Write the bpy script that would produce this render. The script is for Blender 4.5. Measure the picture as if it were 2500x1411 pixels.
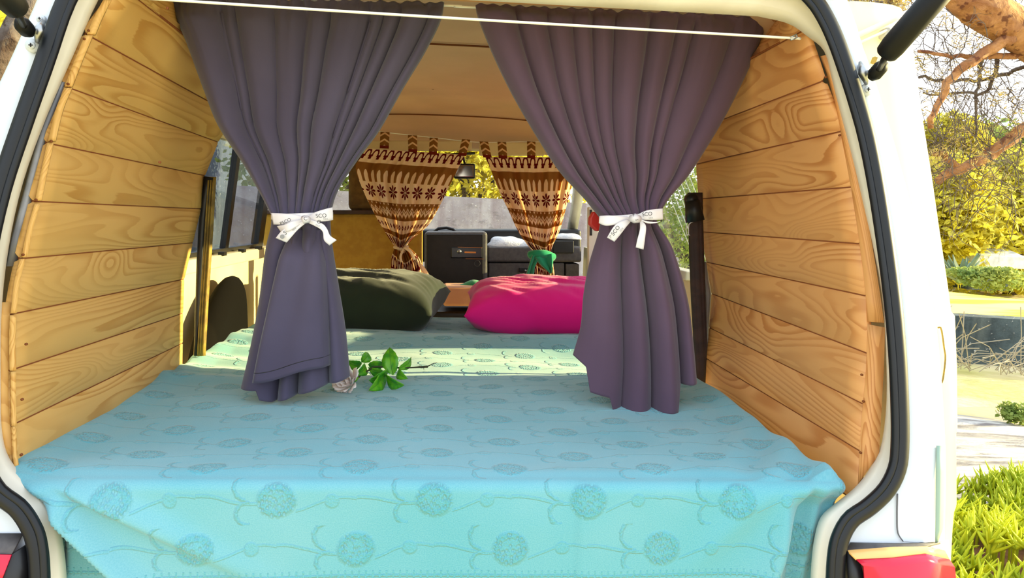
import bpy, bmesh, math, random
from mathutils import Vector, Matrix, noise
random.seed(7)
for o in list(bpy.data.objects): bpy.data.objects.remove(o)
SC = bpy.context.scene
COL = SC.collection

# ------------------------------------------------------------------ camera
F = 1880.0; W, H = 2500.0, 1411.0
CAM = Vector((0.0, -1.21, 1.27))
yc = Vector(((1100-W/2)/F, -(530-H/2)/F, -1)).normalized()
rho = 0.03
hc = Vector((math.cos(rho), -math.sin(rho), 0))
zc = hc.cross(yc).normalized(); xc = yc.cross(zc)
R3 = Matrix((xc, yc, zc))
cam_d = bpy.data.cameras.new('camera'); cam = bpy.data.objects.new('camera', cam_d); COL.objects.link(cam)
cam.matrix_world = Matrix.Translation(CAM) @ R3.to_4x4()
cam_d.sensor_width = 36; cam_d.lens = F/W*36; cam_d.clip_start = .02; cam_d.clip_end = 400
SC.camera = cam

# ------------------------------------------------------------------ light
wd = bpy.data.worlds.new('sky'); SC.world = wd; wd.use_nodes = True
wn = wd.node_tree.nodes; wl = wd.node_tree.links; wn.clear()
bg = wn.new('ShaderNodeBackground'); wo = wn.new('ShaderNodeOutputWorld')
tc = wn.new('ShaderNodeTexCoord'); sp = wn.new('ShaderNodeSeparateXYZ'); cr = wn.new('ShaderNodeValToRGB')
wl.new(tc.outputs['Generated'], sp.inputs[0]); wl.new(sp.outputs[2], cr.inputs[0])
cr.color_ramp.elements[0].position = 0.0; cr.color_ramp.elements[0].color = (1.0, .99, .97, 1)
cr.color_ramp.elements[1].position = 0.6; cr.color_ramp.elements[1].color = (.78, .90, 1.0, 1)
wl.new(cr.outputs[0], bg.inputs[0]); bg.inputs[1].default_value = 2.1
wl.new(bg.outputs[0], wo.inputs[0])
sd = bpy.data.lights.new('sun', 'SUN'); sd.energy = 13.0; sd.angle = math.radians(.6); sd.color = (1.0, .84, .36)
sun = bpy.data.objects.new('sun', sd); COL.objects.link(sun)
SUNDIR = Vector((-1, -.06, -.235)).normalized()
sun.rotation_euler = SUNDIR.to_track_quat('-Z', 'Y').to_euler()
SC.view_settings.view_transform = 'Standard'; SC.view_settings.look = 'None'
SC.view_settings.exposure = 0.15; SC.view_settings.gamma = 1; SC.view_settings.use_curve_mapping = False

# ------------------------------------------------------------------ projection helpers
def ray(px, py):
    return (R3 @ Vector(((px-W/2)/F, -(py-H/2)/F, -1)))
def at(px, py, Y):
    d = ray(px, py); return CAM + d*((Y-CAM.y)/d.y)
def atz(px, py, Z):
    d = ray(px, py); return CAM + d*((Z-CAM.z)/d.z)
def atl(px, py, y0, b, z0):            # leaning plane Y = y0 + b (z - z0)
    d = ray(px, py); t = (y0 + b*(CAM.z-z0) - CAM.y)/(d.y - b*d.z); return CAM + d*t
def rear(px, py, off=0.0): return atl(px, py, off, .2, .9)
def project(p):
    v = R3.transposed() @ (Vector(p)-CAM); return (W/2+F*v.x/-v.z, H/2-F*v.y/-v.z)
def sm(a, b, x):
    x = min(1, max(0, (x-a)/(b-a))); return x*x*(3-2*x)
def interp(pts, x):
    if x <= pts[0][0]: return pts[0][1]
    for (a, va), (b, vb) in zip(pts, pts[1:]):
        if x <= b: return va+(vb-va)*(x-a)/(b-a) if b > a else vb
    return pts[-1][1]
def resample(pts, n):                  # Catmull-Rom through a polyline of Vectors
    P = [Vector(p) for p in pts]; P = [2*P[0]-P[1]]+P+[2*P[-1]-P[-2]]; m = len(P)-3; out = []
    for i in range(n):
        t = i/(n-1)*m; k = min(int(t), m-1); u = t-k; a, b, c, d = P[k:k+4]
        out.append(.5*((2*b)+(c-a)*u+(2*a-5*b+4*c-d)*u*u+(3*b-a-3*c+d)*u**3))
    return out
def px_resample(pts, n): return [(v.x, v.y) for v in resample([Vector((x, y, 0)) for x, y in pts], n)]

# ------------------------------------------------------------------ object helpers
def tag(o, label=None, cat=None, group=None, kind=None):
    if label: o['label'] = label
    if cat: o['category'] = cat
    if group: o['group'] = group
    if kind: o['kind'] = kind
    return o
def empty(name, loc, label=None, cat=None, group=None, kind=None):
    o = bpy.data.objects.new(name, None); COL.objects.link(o); o.location = loc; o.empty_display_size = .05
    return tag(o, label, cat, group, kind)
def mk(name, verts, faces, mat, parent=None, smooth=True, uvs=None, label=None):
    me = bpy.data.meshes.new(name); me.from_pydata([tuple(v) for v in verts], [], faces)
    if smooth: me.polygons.foreach_set('use_smooth', [True]*len(me.polygons))
    if uvs is not None:
        l = me.uv_layers.new(name='UVMap')
        for lp in me.loops: l.data[lp.index].uv = uvs[lp.vertex_index]
    me.materials.append(mat); me.update()
    o = bpy.data.objects.new(name, me); COL.objects.link(o)
    if parent is not None:
        o.parent = parent; o.matrix_parent_inverse = Matrix.Identity(4)
        o.location = -world_loc(parent)
    if label: o['label'] = label
    return o
def world_loc(o):
    v = Vector(o.location)
    while o.parent: o = o.parent; v += Vector(o.location)
    return v
def solid(o, t, off=0):
    m = o.modifiers.new('thick', 'SOLIDIFY'); m.thickness = t; m.offset = off; return o
def bevel(o, w, s=2):
    m = o.modifiers.new('bev', 'BEVEL'); m.width = w; m.segments = s; m.limit_method = 'ANGLE'; return o
def sub(o, n=1):
    m = o.modifiers.new('sub', 'SUBSURF'); m.levels = n; m.render_levels = n; return o
def loft(name, rows, mat, parent=None, uvs=None, smooth=True, close=False, label=None):
    nr, nc = len(rows), len(rows[0]); V = [p for r in rows for p in r]; Fc = []
    for i in range(nr-1):
        for j in range(nc-1 if not close else nc):
            k = (j+1) % nc; Fc.append((i*nc+j, i*nc+k, (i+1)*nc+k, (i+1)*nc+j))
    return mk(name, V, Fc, mat, parent, smooth, uvs, label)
class MB:
    def __init__(s): s.v = []; s.f = []
    def add(s, V, Fc):
        b = len(s.v); s.v += [Vector(v) for v in V]; s.f += [tuple(i+b for i in f) for f in Fc]; return s
    def box(s, c, size, rot=None):
        c = Vector(c); h = [a/2 for a in size]; V = []
        for x in (-1, 1):
            for y in (-1, 1):
                for z in (-1, 1):
                    v = Vector((x*h[0], y*h[1], z*h[2]))
                    if rot is not None: v = rot @ v
                    V.append(c+v)
        return s.add(V, [(0,1,3,2),(4,6,7,5),(0,4,5,1),(2,3,7,6),(0,2,6,4),(1,5,7,3)])
    def hexa(s, A, B):                 # two quads of 4 corners
        return s.add(list(A)+list(B), [(0,3,2,1),(4,5,6,7),(0,1,5,4),(1,2,6,5),(2,3,7,6),(3,0,4,7)])
    def tube(s, pts, r, n=8, cap=True):
        pts = [Vector(p) for p in pts]; m = len(pts); rr = r if isinstance(r, (list, tuple)) else [r]*m
        b = len(s.v); up = None
        for i, p in enumerate(pts):
            t = (pts[min(i+1, m-1)]-pts[max(i-1, 0)])
            if t.length < 1e-9: t = Vector((0, 0, 1))
            t.normalize()
            if up is None: up = t.orthogonal().normalized()
            up = (up - t*up.dot(t))
            if up.length < 1e-6: up = t.orthogonal()
            up.normalize(); sd_ = t.cross(up)
            for k in range(n):
                a = 2*math.pi*k/n; s.v.append(p+(up*math.cos(a)+sd_*math.sin(a))*rr[i])
        for i in range(m-1):
            for k in range(n):
                s.f.append((b+i*n+k, b+i*n+(k+1) % n, b+(i+1)*n+(k+1) % n, b+(i+1)*n+k))
        if cap: s.f.append(tuple(b+k for k in range(n))[::-1]); s.f.append(tuple(b+(m-1)*n+k for k in range(n)))
        return s
    def disc(s, c, n_, r, th, seg=20):
        c = Vector(c); n_ = Vector(n_).normalized(); return s.tube([c-n_*th/2, c+n_*th/2], r, seg)
    def build(s, name, mat, parent=None, smooth=False, label=None): return mk(name, s.v, s.f, mat, parent, smooth, None, label)

# ------------------------------------------------------------------ node helpers
class N:
    def __init__(s, nt, sock): s.nt = nt; s.s = sock
    def _m(s, op, b=None, c=None, rev=False):
        n = s.nt.nodes.new('ShaderNodeMath'); n.operation = op
        ins = [s, b] if not rev else [b, s]
        if c is not None: ins.append(c)
        for i, q in enumerate(ins):
            if q is None: continue
            if isinstance(q, N): s.nt.links.new(q.s, n.inputs[i])
            else: n.inputs[i].default_value = q
        return N(s.nt, n.outputs[0])
    def __add__(s, o): return s._m('ADD', o)
    __radd__ = __add__
    def __sub__(s, o): return s._m('SUBTRACT', o)
    def __rsub__(s, o): return s._m('SUBTRACT', o, rev=True)
    def __mul__(s, o): return s._m('MULTIPLY', o)
    __rmul__ = __mul__
    def __truediv__(s, o): return s._m('DIVIDE', o)
    def fract(s): return s._m('FRACT')
    def floor(s): return s._m('FLOOR')
    def abs(s): return s._m('ABSOLUTE')
    def sin(s): return s._m('SINE')
    def cos(s): return s._m('COSINE')
    def sqrt(s): return s._m('SQRT')
    def lt(s, o): return s._m('LESS_THAN', o)
    def gt(s, o): return s._m('GREATER_THAN', o)
    def mx(s, o): return s._m('MAXIMUM', o)
    def mn(s, o): return s._m('MINIMUM', o)
    def atan2(s, o): return s._m('ARCTAN2', o)
    def pw(s, o): return s._m('POWER', o)
    def ss(s, a, b):                   # smoothstep a->b gives 0->1
        n = s.nt.nodes.new('ShaderNodeMapRange'); n.interpolation_type = 'SMOOTHSTEP'
        s.nt.links.new(s.s, n.inputs[0]); n.inputs[1].default_value = a; n.inputs[2].default_value = b
        return N(s.nt, n.outputs[0])
class Mat:
    def __init__(s, name, color=(.8,.8,.8), rough=.6, metal=0, spec=.5):
        s.m = bpy.data.materials.new(name); s.m.use_nodes = True; s.nt = s.m.node_tree
        s.b = s.nt.nodes['Principled BSDF']; s.b.inputs['Base Color'].default_value = (*color, 1)
        s.b.inputs['Roughness'].default_value = rough; s.b.inputs['Metallic'].default_value = metal
        s.b.inputs['Specular IOR Level'].default_value = spec
    def coord(s, kind='Object'):
        t = s.nt.nodes.new('ShaderNodeTexCoord'); return t.outputs[kind]
    def xyz(s, sock):
        n = s.nt.nodes.new('ShaderNodeSeparateXYZ'); s.nt.links.new(sock, n.inputs[0]); return [N(s.nt, o) for o in n.outputs]
    def comb(s, x, y, z=0):
        n = s.nt.nodes.new('ShaderNodeCombineXYZ')
        for i, q in enumerate((x, y, z)):
            if isinstance(q, N): s.nt.links.new(q.s, n.inputs[i])
            else: n.inputs[i].default_value = q
        return n.outputs[0]
    def noise(s, vec, scale, detail=2, rough=.5, dist=0):
        n = s.nt.nodes.new('ShaderNodeTexNoise'); s.nt.links.new(vec, n.inputs['Vector'])
        n.inputs['Scale'].default_value = scale; n.inputs['Detail'].default_value = detail
        n.inputs['Roughness'].default_value = rough; n.inputs['Distortion'].default_value = dist
        return N(s.nt, n.outputs[0])
    def voro(s, vec, scale, out='Distance', rnd=1.0, feature='F1'):
        n = s.nt.nodes.new('ShaderNodeTexVoronoi'); s.nt.links.new(vec, n.inputs['Vector']); n.feature = feature
        n.inputs['Scale'].default_value = scale; n.inputs['Randomness'].default_value = rnd
        return N(s.nt, n.outputs[out])
    def mix(s, fac, a, b):
        n = s.nt.nodes.new('ShaderNodeMix'); n.data_type = 'RGBA'
        if isinstance(fac, N): s.nt.links.new(fac.s, n.inputs[0])
        else: n.inputs[0].default_value = fac
        for i, q in ((6, a), (7, b)):
            if isinstance(q, tuple): n.inputs[i].default_value = (*q[:3], 1)
            else: s.nt.links.new(q, n.inputs[i])
        return n.outputs[2]
    def color(s, sock): s.nt.links.new(sock, s.b.inputs['Base Color']); return s
    def bump(s, h, strength=.5, dist=.01):
        n = s.nt.nodes.new('ShaderNodeBump'); n.inputs['Strength'].default_value = strength; n.inputs['Distance'].default_value = dist
        s.nt.links.new(h.s, n.inputs['Height']); s.nt.links.new(n.outputs[0], s.b.inputs['Normal']); return s
    def translucent(s, fac, col=None, sock=None):
        t = s.nt.nodes.new('ShaderNodeBsdfTranslucent'); mx = s.nt.nodes.new('ShaderNodeMixShader')
        if sock is not None: s.nt.links.new(sock, t.inputs[0])
        elif col: t.inputs[0].default_value = (*col, 1)
        out = [n for n in s.nt.nodes if n.type == 'OUTPUT_MATERIAL'][0]
        mx.inputs[0].default_value = fac
        s.nt.links.new(s.b.outputs[0], mx.inputs[1]); s.nt.links.new(t.outputs[0], mx.inputs[2]); s.nt.links.new(mx.outputs[0], out.inputs[0]); return s
def srgb(r, g, b):
    f = lambda c: (c/255/12.92 if c/255 <= .04045 else ((c/255+.055)/1.055)**2.4)
    return (f(r), f(g), f(b))

# ------------------------------------------------------------------ materials
def noisy(name, c1, c2, scale=8, rough=.7, bscale=None, bstr=.3, bdist=.005, detail=4, metal=0, spec=.5):
    m = Mat(name, c1, rough, metal, spec); o = m.coord('Object')
    n = m.noise(o, scale, detail).ss(.35, .65); m.color(m.mix(n, c1, c2))
    if bscale: m.bump(m.noise(o, bscale, 4), bstr, bdist)
    return m.m
def wood_mat(name, light, dark, knot):
    m = Mat(name, light, .55); uv = m.coord('UV'); u, v, _ = m.xyz(uv)
    q = m.comb(u*1.0, v*6.5, 0)
    n = m.noise(q, 1.25, 1.5, .4, .35)
    # knots pull the rings round them
    kv = m.nt.nodes.new('ShaderNodeTexVoronoi'); kv.feature = 'F1'
    m.nt.links.new(m.comb(u*1.0, v*2.0, 0), kv.inputs['Vector']); kv.inputs['Scale'].default_value = 2.6
    kd = N(m.nt, kv.outputs['Distance'])
    pull = 1.0-kd.ss(.0, .30)
    n2 = n+pull*.16
    fine = m.noise(m.comb(u*3, v*60, 0), 4, 3)
    r = (n2*24.0+fine*.15).fract()
    ring = r.ss(.35, .88)*(1.0-r.ss(.93, 1.0))
    tone = m.noise(m.comb(u*.6, v*2.5, 3), 1.5, 2)
    broad = m.noise(m.comb(u*.8, v*3, 9), 2.0, 1).ss(.35, .65)
    base = m.mix(tone.ss(.3, .7)*.35+fine*.15, light, tuple(a*.80+b*.2 for a, b in zip(light, dark)))
    c = m.mix(ring*(.25+broad*.6), base, dark)
    wn_ = m.nt.nodes.new('ShaderNodeSeparateColor'); m.nt.links.new(kv.outputs['Color'], wn_.inputs[0])
    keep = N(m.nt, wn_.outputs[0]).gt(.42)
    c = m.mix((1.0-kd.ss(.028, .06))*keep*.9, c, knot)
    m.color(c); m.bump(ring*.3+fine*.2, .12, .002); return m.m
M_wl = wood_mat('pine_left', srgb(220, 174, 100), srgb(190, 134, 58), srgb(110, 50, 15))
M_wr = wood_mat('pine_right', srgb(220, 160, 98), srgb(186, 116, 54), srgb(120, 55, 20))
M_groove = Mat('plank_groove', srgb(120, 62, 18), .8).m
M_white = noisy('van_white_paint', srgb(212, 220, 230), srgb(206, 214, 225), 3, .25, spec=.5)
M_cream = noisy('cream_paint', srgb(222, 216, 204), srgb(208, 200, 186), 6, .35)
M_jambgrey = noisy('painted_flange', srgb(216, 214, 204), srgb(196, 192, 180), 6, .35)
M_seal = Mat('rubber_seal', srgb(6, 11, 20), .42, spec=.4).m
M_dark = noisy('black_plastic', srgb(18, 18, 22), srgb(26, 25, 28), 40, .45)
M_strut = Mat('black_metal', srgb(8, 8, 9), .5, 0, .25).m
M_steel = Mat('steel', srgb(170, 172, 174), .3, .9).m
M_grey = noisy('grey_plastic', srgb(92, 88, 90), srgb(80, 76, 80), 60, .6, 200, .3, .001)
M_head = noisy('headliner_cloth', srgb(228, 186, 150), srgb(220, 178, 142), 4, .9, 300, .2, .001)
M_cord = Mat('white_cord', srgb(240, 236, 228), .6).m
def cloth_mat(name, c1, c2, wrink=60, weave=900):
    m = Mat(name, c1, .85, spec=.2); o = m.coord('Object'); m.b.inputs['Sheen Weight'].default_value = .25
    m.color(m.mix(m.noise(o, 5, 3).ss(.3, .7), c1, c2))
    m.bump(m.noise(o, wrink, 3)+m.noise(o, weave, 1)*.15, .12, .004); return m
M_cl = cloth_mat('slate_curtain_cloth', srgb(86, 80, 104), srgb(78, 72, 95)).translucent(.12, srgb(110, 90, 100)).m
M_crt = cloth_mat('plum_curtain_cloth', srgb(98, 78, 99), srgb(90, 71, 91)).translucent(.12, srgb(140, 80, 100)).m
M_rib = noisy('ribbon_satin', srgb(236, 232, 236), srgb(226, 222, 230), 20, .45)
M_ink = Mat('ribbon_print_black', srgb(18, 18, 22), .6).m
M_inkg = Mat('ribbon_print_grey', srgb(140, 140, 144), .6).m
M_pink = cloth_mat('pink_cotton', srgb(246, 30, 150), srgb(240, 18, 140), 25).m
M_green = cloth_mat('dark_green_cotton', srgb(36, 46, 32), srgb(28, 36, 26), 25).m
M_emer = cloth_mat('emerald_cloth', srgb(26, 150, 104), srgb(16, 130, 90), 40).m
M_leaf = noisy('rose_leaf', srgb(104, 176, 24), srgb(50, 140, 22), 60, .45)
M_stem = Mat('rose_stem', srgb(44, 48, 20), .6).m
M_rib2 = Mat('leaf_vein', srgb(70, 128, 34), .5).m
M_petal = Mat('rose_petal', srgb(255, 250, 247), .5).translucent(.3, srgb(255, 235, 232)).m
M_strap = noisy('brown_webbing', srgb(64, 40, 34), srgb(48, 30, 28), 30, .7, 600, .3, .001)
M_olive = noisy('olive_rubber', srgb(150, 124, 46), srgb(110, 88, 30), 30, .6)
M_seat = noisy('mustard_fabric', srgb(168, 130, 42), srgb(156, 116, 34), 30, .9, 400, .3, .001)
M_seatd = noisy('brown_corduroy', srgb(116, 84, 36), srgb(96, 68, 28), 30, .9, 200, .5, .002)
M_card = noisy('peach_board', srgb(226, 176, 138), srgb(214, 160, 122), 10, .8)
M_red = Mat('red_lens', srgb(205, 20, 60), .12).m
M_redm = Mat('red_plastic', srgb(205, 40, 34), .45).m
M_amber = Mat('amber_lens', srgb(240, 190, 120), .15).m
M_towel = noisy('white_towel', srgb(240, 240, 244), srgb(220, 222, 230), 20, .9, 120, .6, .006)
def glass_mat(name, tint, refl=.08, dirt=0):
    m = Mat(name, tint, .05); nt = m.nt; t = nt.nodes.new('ShaderNodeBsdfTransparent'); t.inputs[0].default_value = (*tint, 1)
    g = nt.nodes.new('ShaderNodeBsdfGlossy'); g.inputs['Roughness'].default_value = .03; g.inputs[0].default_value = (.9, .95, 1, 1)
    mx = nt.nodes.new('ShaderNodeMixShader'); mx.inputs[0].default_value = refl
    out = [n for n in nt.nodes if n.type == 'OUTPUT_MATERIAL'][0]
    nt.links.new(t.outputs[0], mx.inputs[1]); nt.links.new(g.outputs[0], mx.inputs[2]); last = mx
    if dirt:
        d = nt.nodes.new('ShaderNodeBsdfDiffuse'); d.inputs[0].default_value = (.8, .8, .8, 1)
        m2 = nt.nodes.new('ShaderNodeMixShader'); o = m.coord('Object'); k = m.noise(o, 14, 6, .7).ss(.52, .72)*dirt
        nt.links.new(k.s, m2.inputs[0]); nt.links.new(mx.outputs[0], m2.inputs[1]); nt.links.new(d.outputs[0], m2.inputs[2]); last = m2
    nt.links.new(last.outputs[0], out.inputs[0]); return m.m
M_glass = glass_mat('window_glass', (.95, .96, .97), .06)
M_wind = glass_mat('dusty_windscreen', (.93, .94, .95), .05, .5)
M_mirror = Mat('mirror_face', (.55, .5, .4), .08, 1).m

def blanket_mat():
    m = Mat('turquoise_blanket', srgb(92, 200, 208), .9, spec=.15); m.b.inputs['Sheen Weight'].default_value = .3
    uv = m.coord('UV'); u0, v0, _ = m.xyz(uv); nt = m.nt
    wob = m.noise(uv, 9, 2); u = u0+(wob-.5)*.012; v = v0+(m.noise(m.comb(u0+5.0, v0), 9, 2)-.5)*.012
    row = (v/.08).floor(); par = (row*.5).fract()      # 0 or .5
    cu = ((u/.25)+par).fract()-.5; cv = (v/.08).fract()-.5
    x = cu*.25; y = cv*.08
    # vertical distance reaches neighbouring rows: use a taller medallion from own cell only
    d = (x*x*1.0+y*y*1.15).sqrt()
    med = 1.0-d.ss(.026, .034)
    core = 1.0-((d-.023).abs()).ss(.003, .007)
    fzz = m.noise(uv, 120, 2)
    def arc(cx, cy, r, w, test=None):
        dx = x-cx; dy = y-cy; dd = (dx*dx+dy*dy).sqrt(); a = 1.0-((dd-r+(fzz-.5)*.006).abs()).ss(w*.1, w*1.1)
        return a
    a1 = arc(-.045, .022, .022, .004)*(x.lt(-.048)); a2 = arc(-.045, -.022, .018, .004)*(x.lt(-.042))
    stem = (1.0-(y-(x*40.0).sin()*.006).abs().ss(.0015, .0035))*((x).lt(-.03))
    stem2 = (1.0-(y+.008+(x*30.0).cos()*.014).abs().ss(.0012, .003))*(x.gt(.03))
    dot = 1.0-(((x-.085)*(x-.085)+y*y).sqrt()).ss(.009, .013)
    tuft = m.voro(uv, 260); fz = m.noise(m.comb(u0*1.0, v0*.45), 210, 3, .6)
    rough_ = (tuft*.6+fz*.8)
    top = v0.gt(-.155)
    tf = m.voro(m.comb(u0, v0*.7), 190).ss(.15, .6)
    pat = (med*tf*.8+core*tf*.4).mx(a1*.8).mx(a2*.8).mx(stem*.55).mx(stem2*.45).mx(dot*.6)*top
    # hem stitching and border below
    wv = v0+(m.noise(m.comb(u0, 0.0), 5, 1)-.5)*.01
    hem = (1.0-(wv+.166).abs().ss(.001, .003))
    ticks = (1.0-(wv+.164).abs().ss(.006, .007))*((u0/.011).fract().lt(.28))
    bord = (wv.lt(-.175))*(m.noise(uv, 28, 2, .5, 2).ss(.5, .56))
    pat = pat.mx(hem).mx(ticks).mx(bord*.7)
    h = pat*(.35+rough_)*1.0+m.noise(uv, 420, 2)*.09+m.noise(uv, 30, 3)*.2
    m.bump(h, .6, .005)
    c = m.mix(m.noise(uv, 3, 3).ss(.3, .7), srgb(110, 168, 184), srgb(88, 160, 178))
    c = m.mix(pat*.34, c, srgb(58, 156, 172))
    c = m.mix(m.noise(uv, 500, 2).ss(.3, .7)*.15, c, srgb(165, 212, 216))
    m.color(c); return m.m
M_blank = blanket_mat()

def nordic_mat():
    m = Mat('nordic_print_cloth', (.8,.7,.5), .85, spec=.1); uv = m.coord('UV'); u, v, _ = m.xyz(uv)
    light = srgb(255, 234, 206); brown = srgb(178, 124, 62); red = srgb(128, 30, 26)
    P = .052
    def cell(p, off=0.0): return ((u/p+off).fract()-.5)*p
    def band(a, b): return v.gt(a)*v.lt(b)
    x = cell(P*.75)
    # A: red arch chain 0..0.05
    d = (x*x+(v-.024)*(v-.024)*.35).sqrt()
    arch = (d-.0125).abs().lt(.0032)*v.lt(.034)
    valley = (x.abs().gt(.012))*band(.026, .046)
    A = (arch.mx(valley))*band(.002, .05)
    # B: brown band with light fingers .06..0.15
    xf = cell(P*.72); tip = .092+(xf*xf)*170.0
    finger = xf.abs().lt(.0105)*v.gt(tip)
    B = band(.062, .142)*(1.0-finger)
    # C: red eight point stars .15..0.215
    xs = cell(P*1.45); ys = v-.180
    r = (xs*xs+ys*ys).sqrt(); th = ys.atan2(xs)
    pet = ((th*4.0).cos()).abs()
    star = r.lt(.009+pet*.021)*(pet.gt(.42))*r.gt(.004)
    # D: brown band with zigzag .215..0.285
    zz = (cell(P*.62).abs())*1.1
    D = band(.226, .296)
    z1 = ((v-.246-zz).abs().lt(.0035)); z2 = ((v-.262-zz).abs().lt(.007))
    xh = cell(P*.62, .5); yh = v-.232
    heart = (xh*xh+yh*yh).sqrt().lt(.0045)
    D = D*(1.0-z1.mx(z2).mx(heart))
    # E: red diamonds and hearts .30..0.35
    xe = cell(P*.62, .3); dia = ((xe.abs()*1.2+(v-.325).abs()).lt(.0125))*((xe.abs()*1.2+(v-.325).abs()).gt(.0035)); 
    Eb = band(.350, .372)
    # G: arches below .372..0.42
    xg = cell(P*.7); g = (xg*xg+(v-.400)*(v-.400)*.22).sqrt(); G = g.lt(.0115)*band(.372, .43)
    Gb = band(.430, .47)
    x2 = cell(P*.8); d2 = (x2*x2+(v-.505)*(v-.505)*.3).sqrt(); arch2 = (d2-.014).abs().lt(.004)*band(.475, .54)
    v2 = (x2.abs().gt(.012))*band(.51, .535)
    tail = band(.56, .70)*((cell(P).abs()).gt(.012))
    c = m.mix((B.mx(D).mx(Eb).mx(Gb)).mx(tail), light, brown)
    c = m.mix(A.mx(star).mx(dia).mx(G).mx(arch2).mx(v2), c, red)
    m.color(c); m.translucent(.6, sock=c); m.bump(m.noise(uv, 60, 2), .1, .003); return m.m
M_nord = nordic_mat()
# tab strap material with chevrons
def tab_mat():
    m = Mat('nordic_tab_cloth', (.8,.7,.5), .85, spec=.1); u, v, _ = m.xyz(m.coord('UV'))
    z = (u-.5).abs()*.35; k = ((v-z)*2.6).fract()
    c = m.mix(k.lt(.3), srgb(150, 98, 44), srgb(250, 206, 158)); c = m.mix(v.gt(.82), c, srgb(130, 40, 24))
    m.color(c); m.translucent(.35, sock=c); return m.m
M_tab = tab_mat()
# outdoors
M_ground = noisy('sandy_ground', srgb(226, 206, 160), srgb(196, 186, 110), 1.2, .95, 8, .6, .05)
def rock_mat():
    m = Mat('grey_rock_slab', srgb(170, 164, 160), .9); o = m.coord('Object'); x, y, z = m.xyz(o)
    q = m.comb(x*.8+y*.3, y*3.5, z); n = m.noise(q, 2.2, 6, .65, .6)
    m.color(m.mix(n.ss(.35, .62), srgb(118, 110, 110), srgb(205, 200, 196))); m.bump(n, .8, .06); return m.m
M_rock = rock_mat()
def concrete(name, c1, c2, c3):
    m = Mat(name, c1, .9); o = m.coord('Object'); x, y, z = m.xyz(o)
    a = m.noise(o, 3.0, 8, .7).ss(.35, .65); b = m.noise(m.comb(x*5, y*5, z*.6), 1.2, 4).ss(.45, .7)
    c = m.mix(a, c1, c2); c = m.mix(b*.6, c, c3); sp_ = m.noise(o, 24, 4, .7).ss(.62, .7); c = m.mix(sp_*.8, c, (.75, .75, .76))
    m.color(c); m.bump(a, .4, .02); return m.m
M_conc = concrete('stained_concrete', srgb(178, 172, 178), srgb(150, 142, 150), srgb(122, 100, 108))
M_stone = concrete('dark_stone', srgb(78, 92, 98), srgb(44, 54, 60), srgb(110, 118, 116))
def bark_mat(name, c1, c2, c3):
    m = Mat(name, c1, .9); o = m.coord('Object'); n = m.noise(o, 9, 6, .65, .4)
    vv = m.voro(o, 14, rnd=1.0); c = m.mix(n.ss(.35, .65), c1, c2); c = m.mix((1.0-vv.ss(.05, .2))*.0+m.noise(o, 22, 4).ss(.55, .65)*.8, c, c3)
    m.color(c); m.bump(n+vv, .9, .03); return m.m
M_bark = bark_mat('orange_pine_bark', srgb(180, 130, 84), srgb(140, 92, 58), srgb(84, 36, 18))
M_barkg = bark_mat('grey_branch_bark', srgb(110, 100, 96), srgb(76, 60, 52), srgb(60, 40, 30))
def leaf_mat(name, c1, c2, tr=.45):
    m = Mat(name, c1, .7); o = m.coord('Object')
    c = m.mix(m.noise(o, 2.5, 5, .7).ss(.35, .65), c1, c2); m.color(c); m.translucent(tr, sock=c); return m.m
M_fyel = leaf_mat('yellow_foliage', srgb(230, 216, 56), srgb(184, 176, 66))
M_fgrn = leaf_mat('green_foliage', srgb(170, 176, 80), srgb(120, 146, 70))
M_need = leaf_mat('pine_needles', srgb(200, 170, 70), srgb(150, 130, 80), .2)
M_ice = leaf_mat('ice_plant_leaf', srgb(214, 220, 50), srgb(160, 180, 36), .3)
M_agave = leaf_mat('agave_leaf', srgb(120, 140, 112), srgb(90, 112, 90), .1)
M_bramble = Mat('dry_bramble', srgb(170, 160, 140), .9).m
M_tin = noisy('tin_sheet', srgb(220, 224, 232), srgb(190, 194, 204), 10, .4)

# ================================================================== VAN
van = empty('camper_van', (0, 1.5, 0), 'white camper van seen through its open rear hatch, pine planks lining both sides', 'van')

# seal round the opening
sealR = [(1850,-62),(1940,-38),(1987,0),(2018,48),(2044,106),(2070,180),(2092,248),(2119,347),(2147,496),(2175,695),(2190,851),(2197,1000),(2197,1090),(2190,1145),(2165,1195),(2122,1237),(2078,1268),(2052,1312),(2042,1360),(2038,1440),(2036,1600)]
sealL = [(420,-150),(290,-150),(225,-100),(162,0),(109,149),(56,298),(0,470),(-38,650),(-60,850),(-62,1020),(-48,1120),(-12,1195),(44,1240),(75,1285),(90,1330),(97,1411),(99,1600)]
sealpx = px_resample(sealL, 60)[::-1] + px_resample([(420,-150),(760,-130),(1100,-108),(1500,-85),(1850,-62)], 12)[1:-1] + px_resample(sealR, 64)
seal_pts = [rear(x, y, -.012) for x, y in sealpx]
mb = MB(); mb.tube(seal_pts, .0145, 12)
inner = [rear(x, y, -.004) for x, y in sealpx]
cen = Vector((0, 0, 1.2))
mb2 = MB(); rib = []
for i, p in enumerate(seal_pts):
    d = (Vector((0, 0, 1.2))-p); d.y = 0; d.normalize(); rib.append(p+d*.0125+Vector((0, -.006, 0)))
mb.tube(rib, .0065, 8)
door_seal = mb.build('door_seal', M_seal, van, True, 'black rubber seal round the hatch opening')

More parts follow.
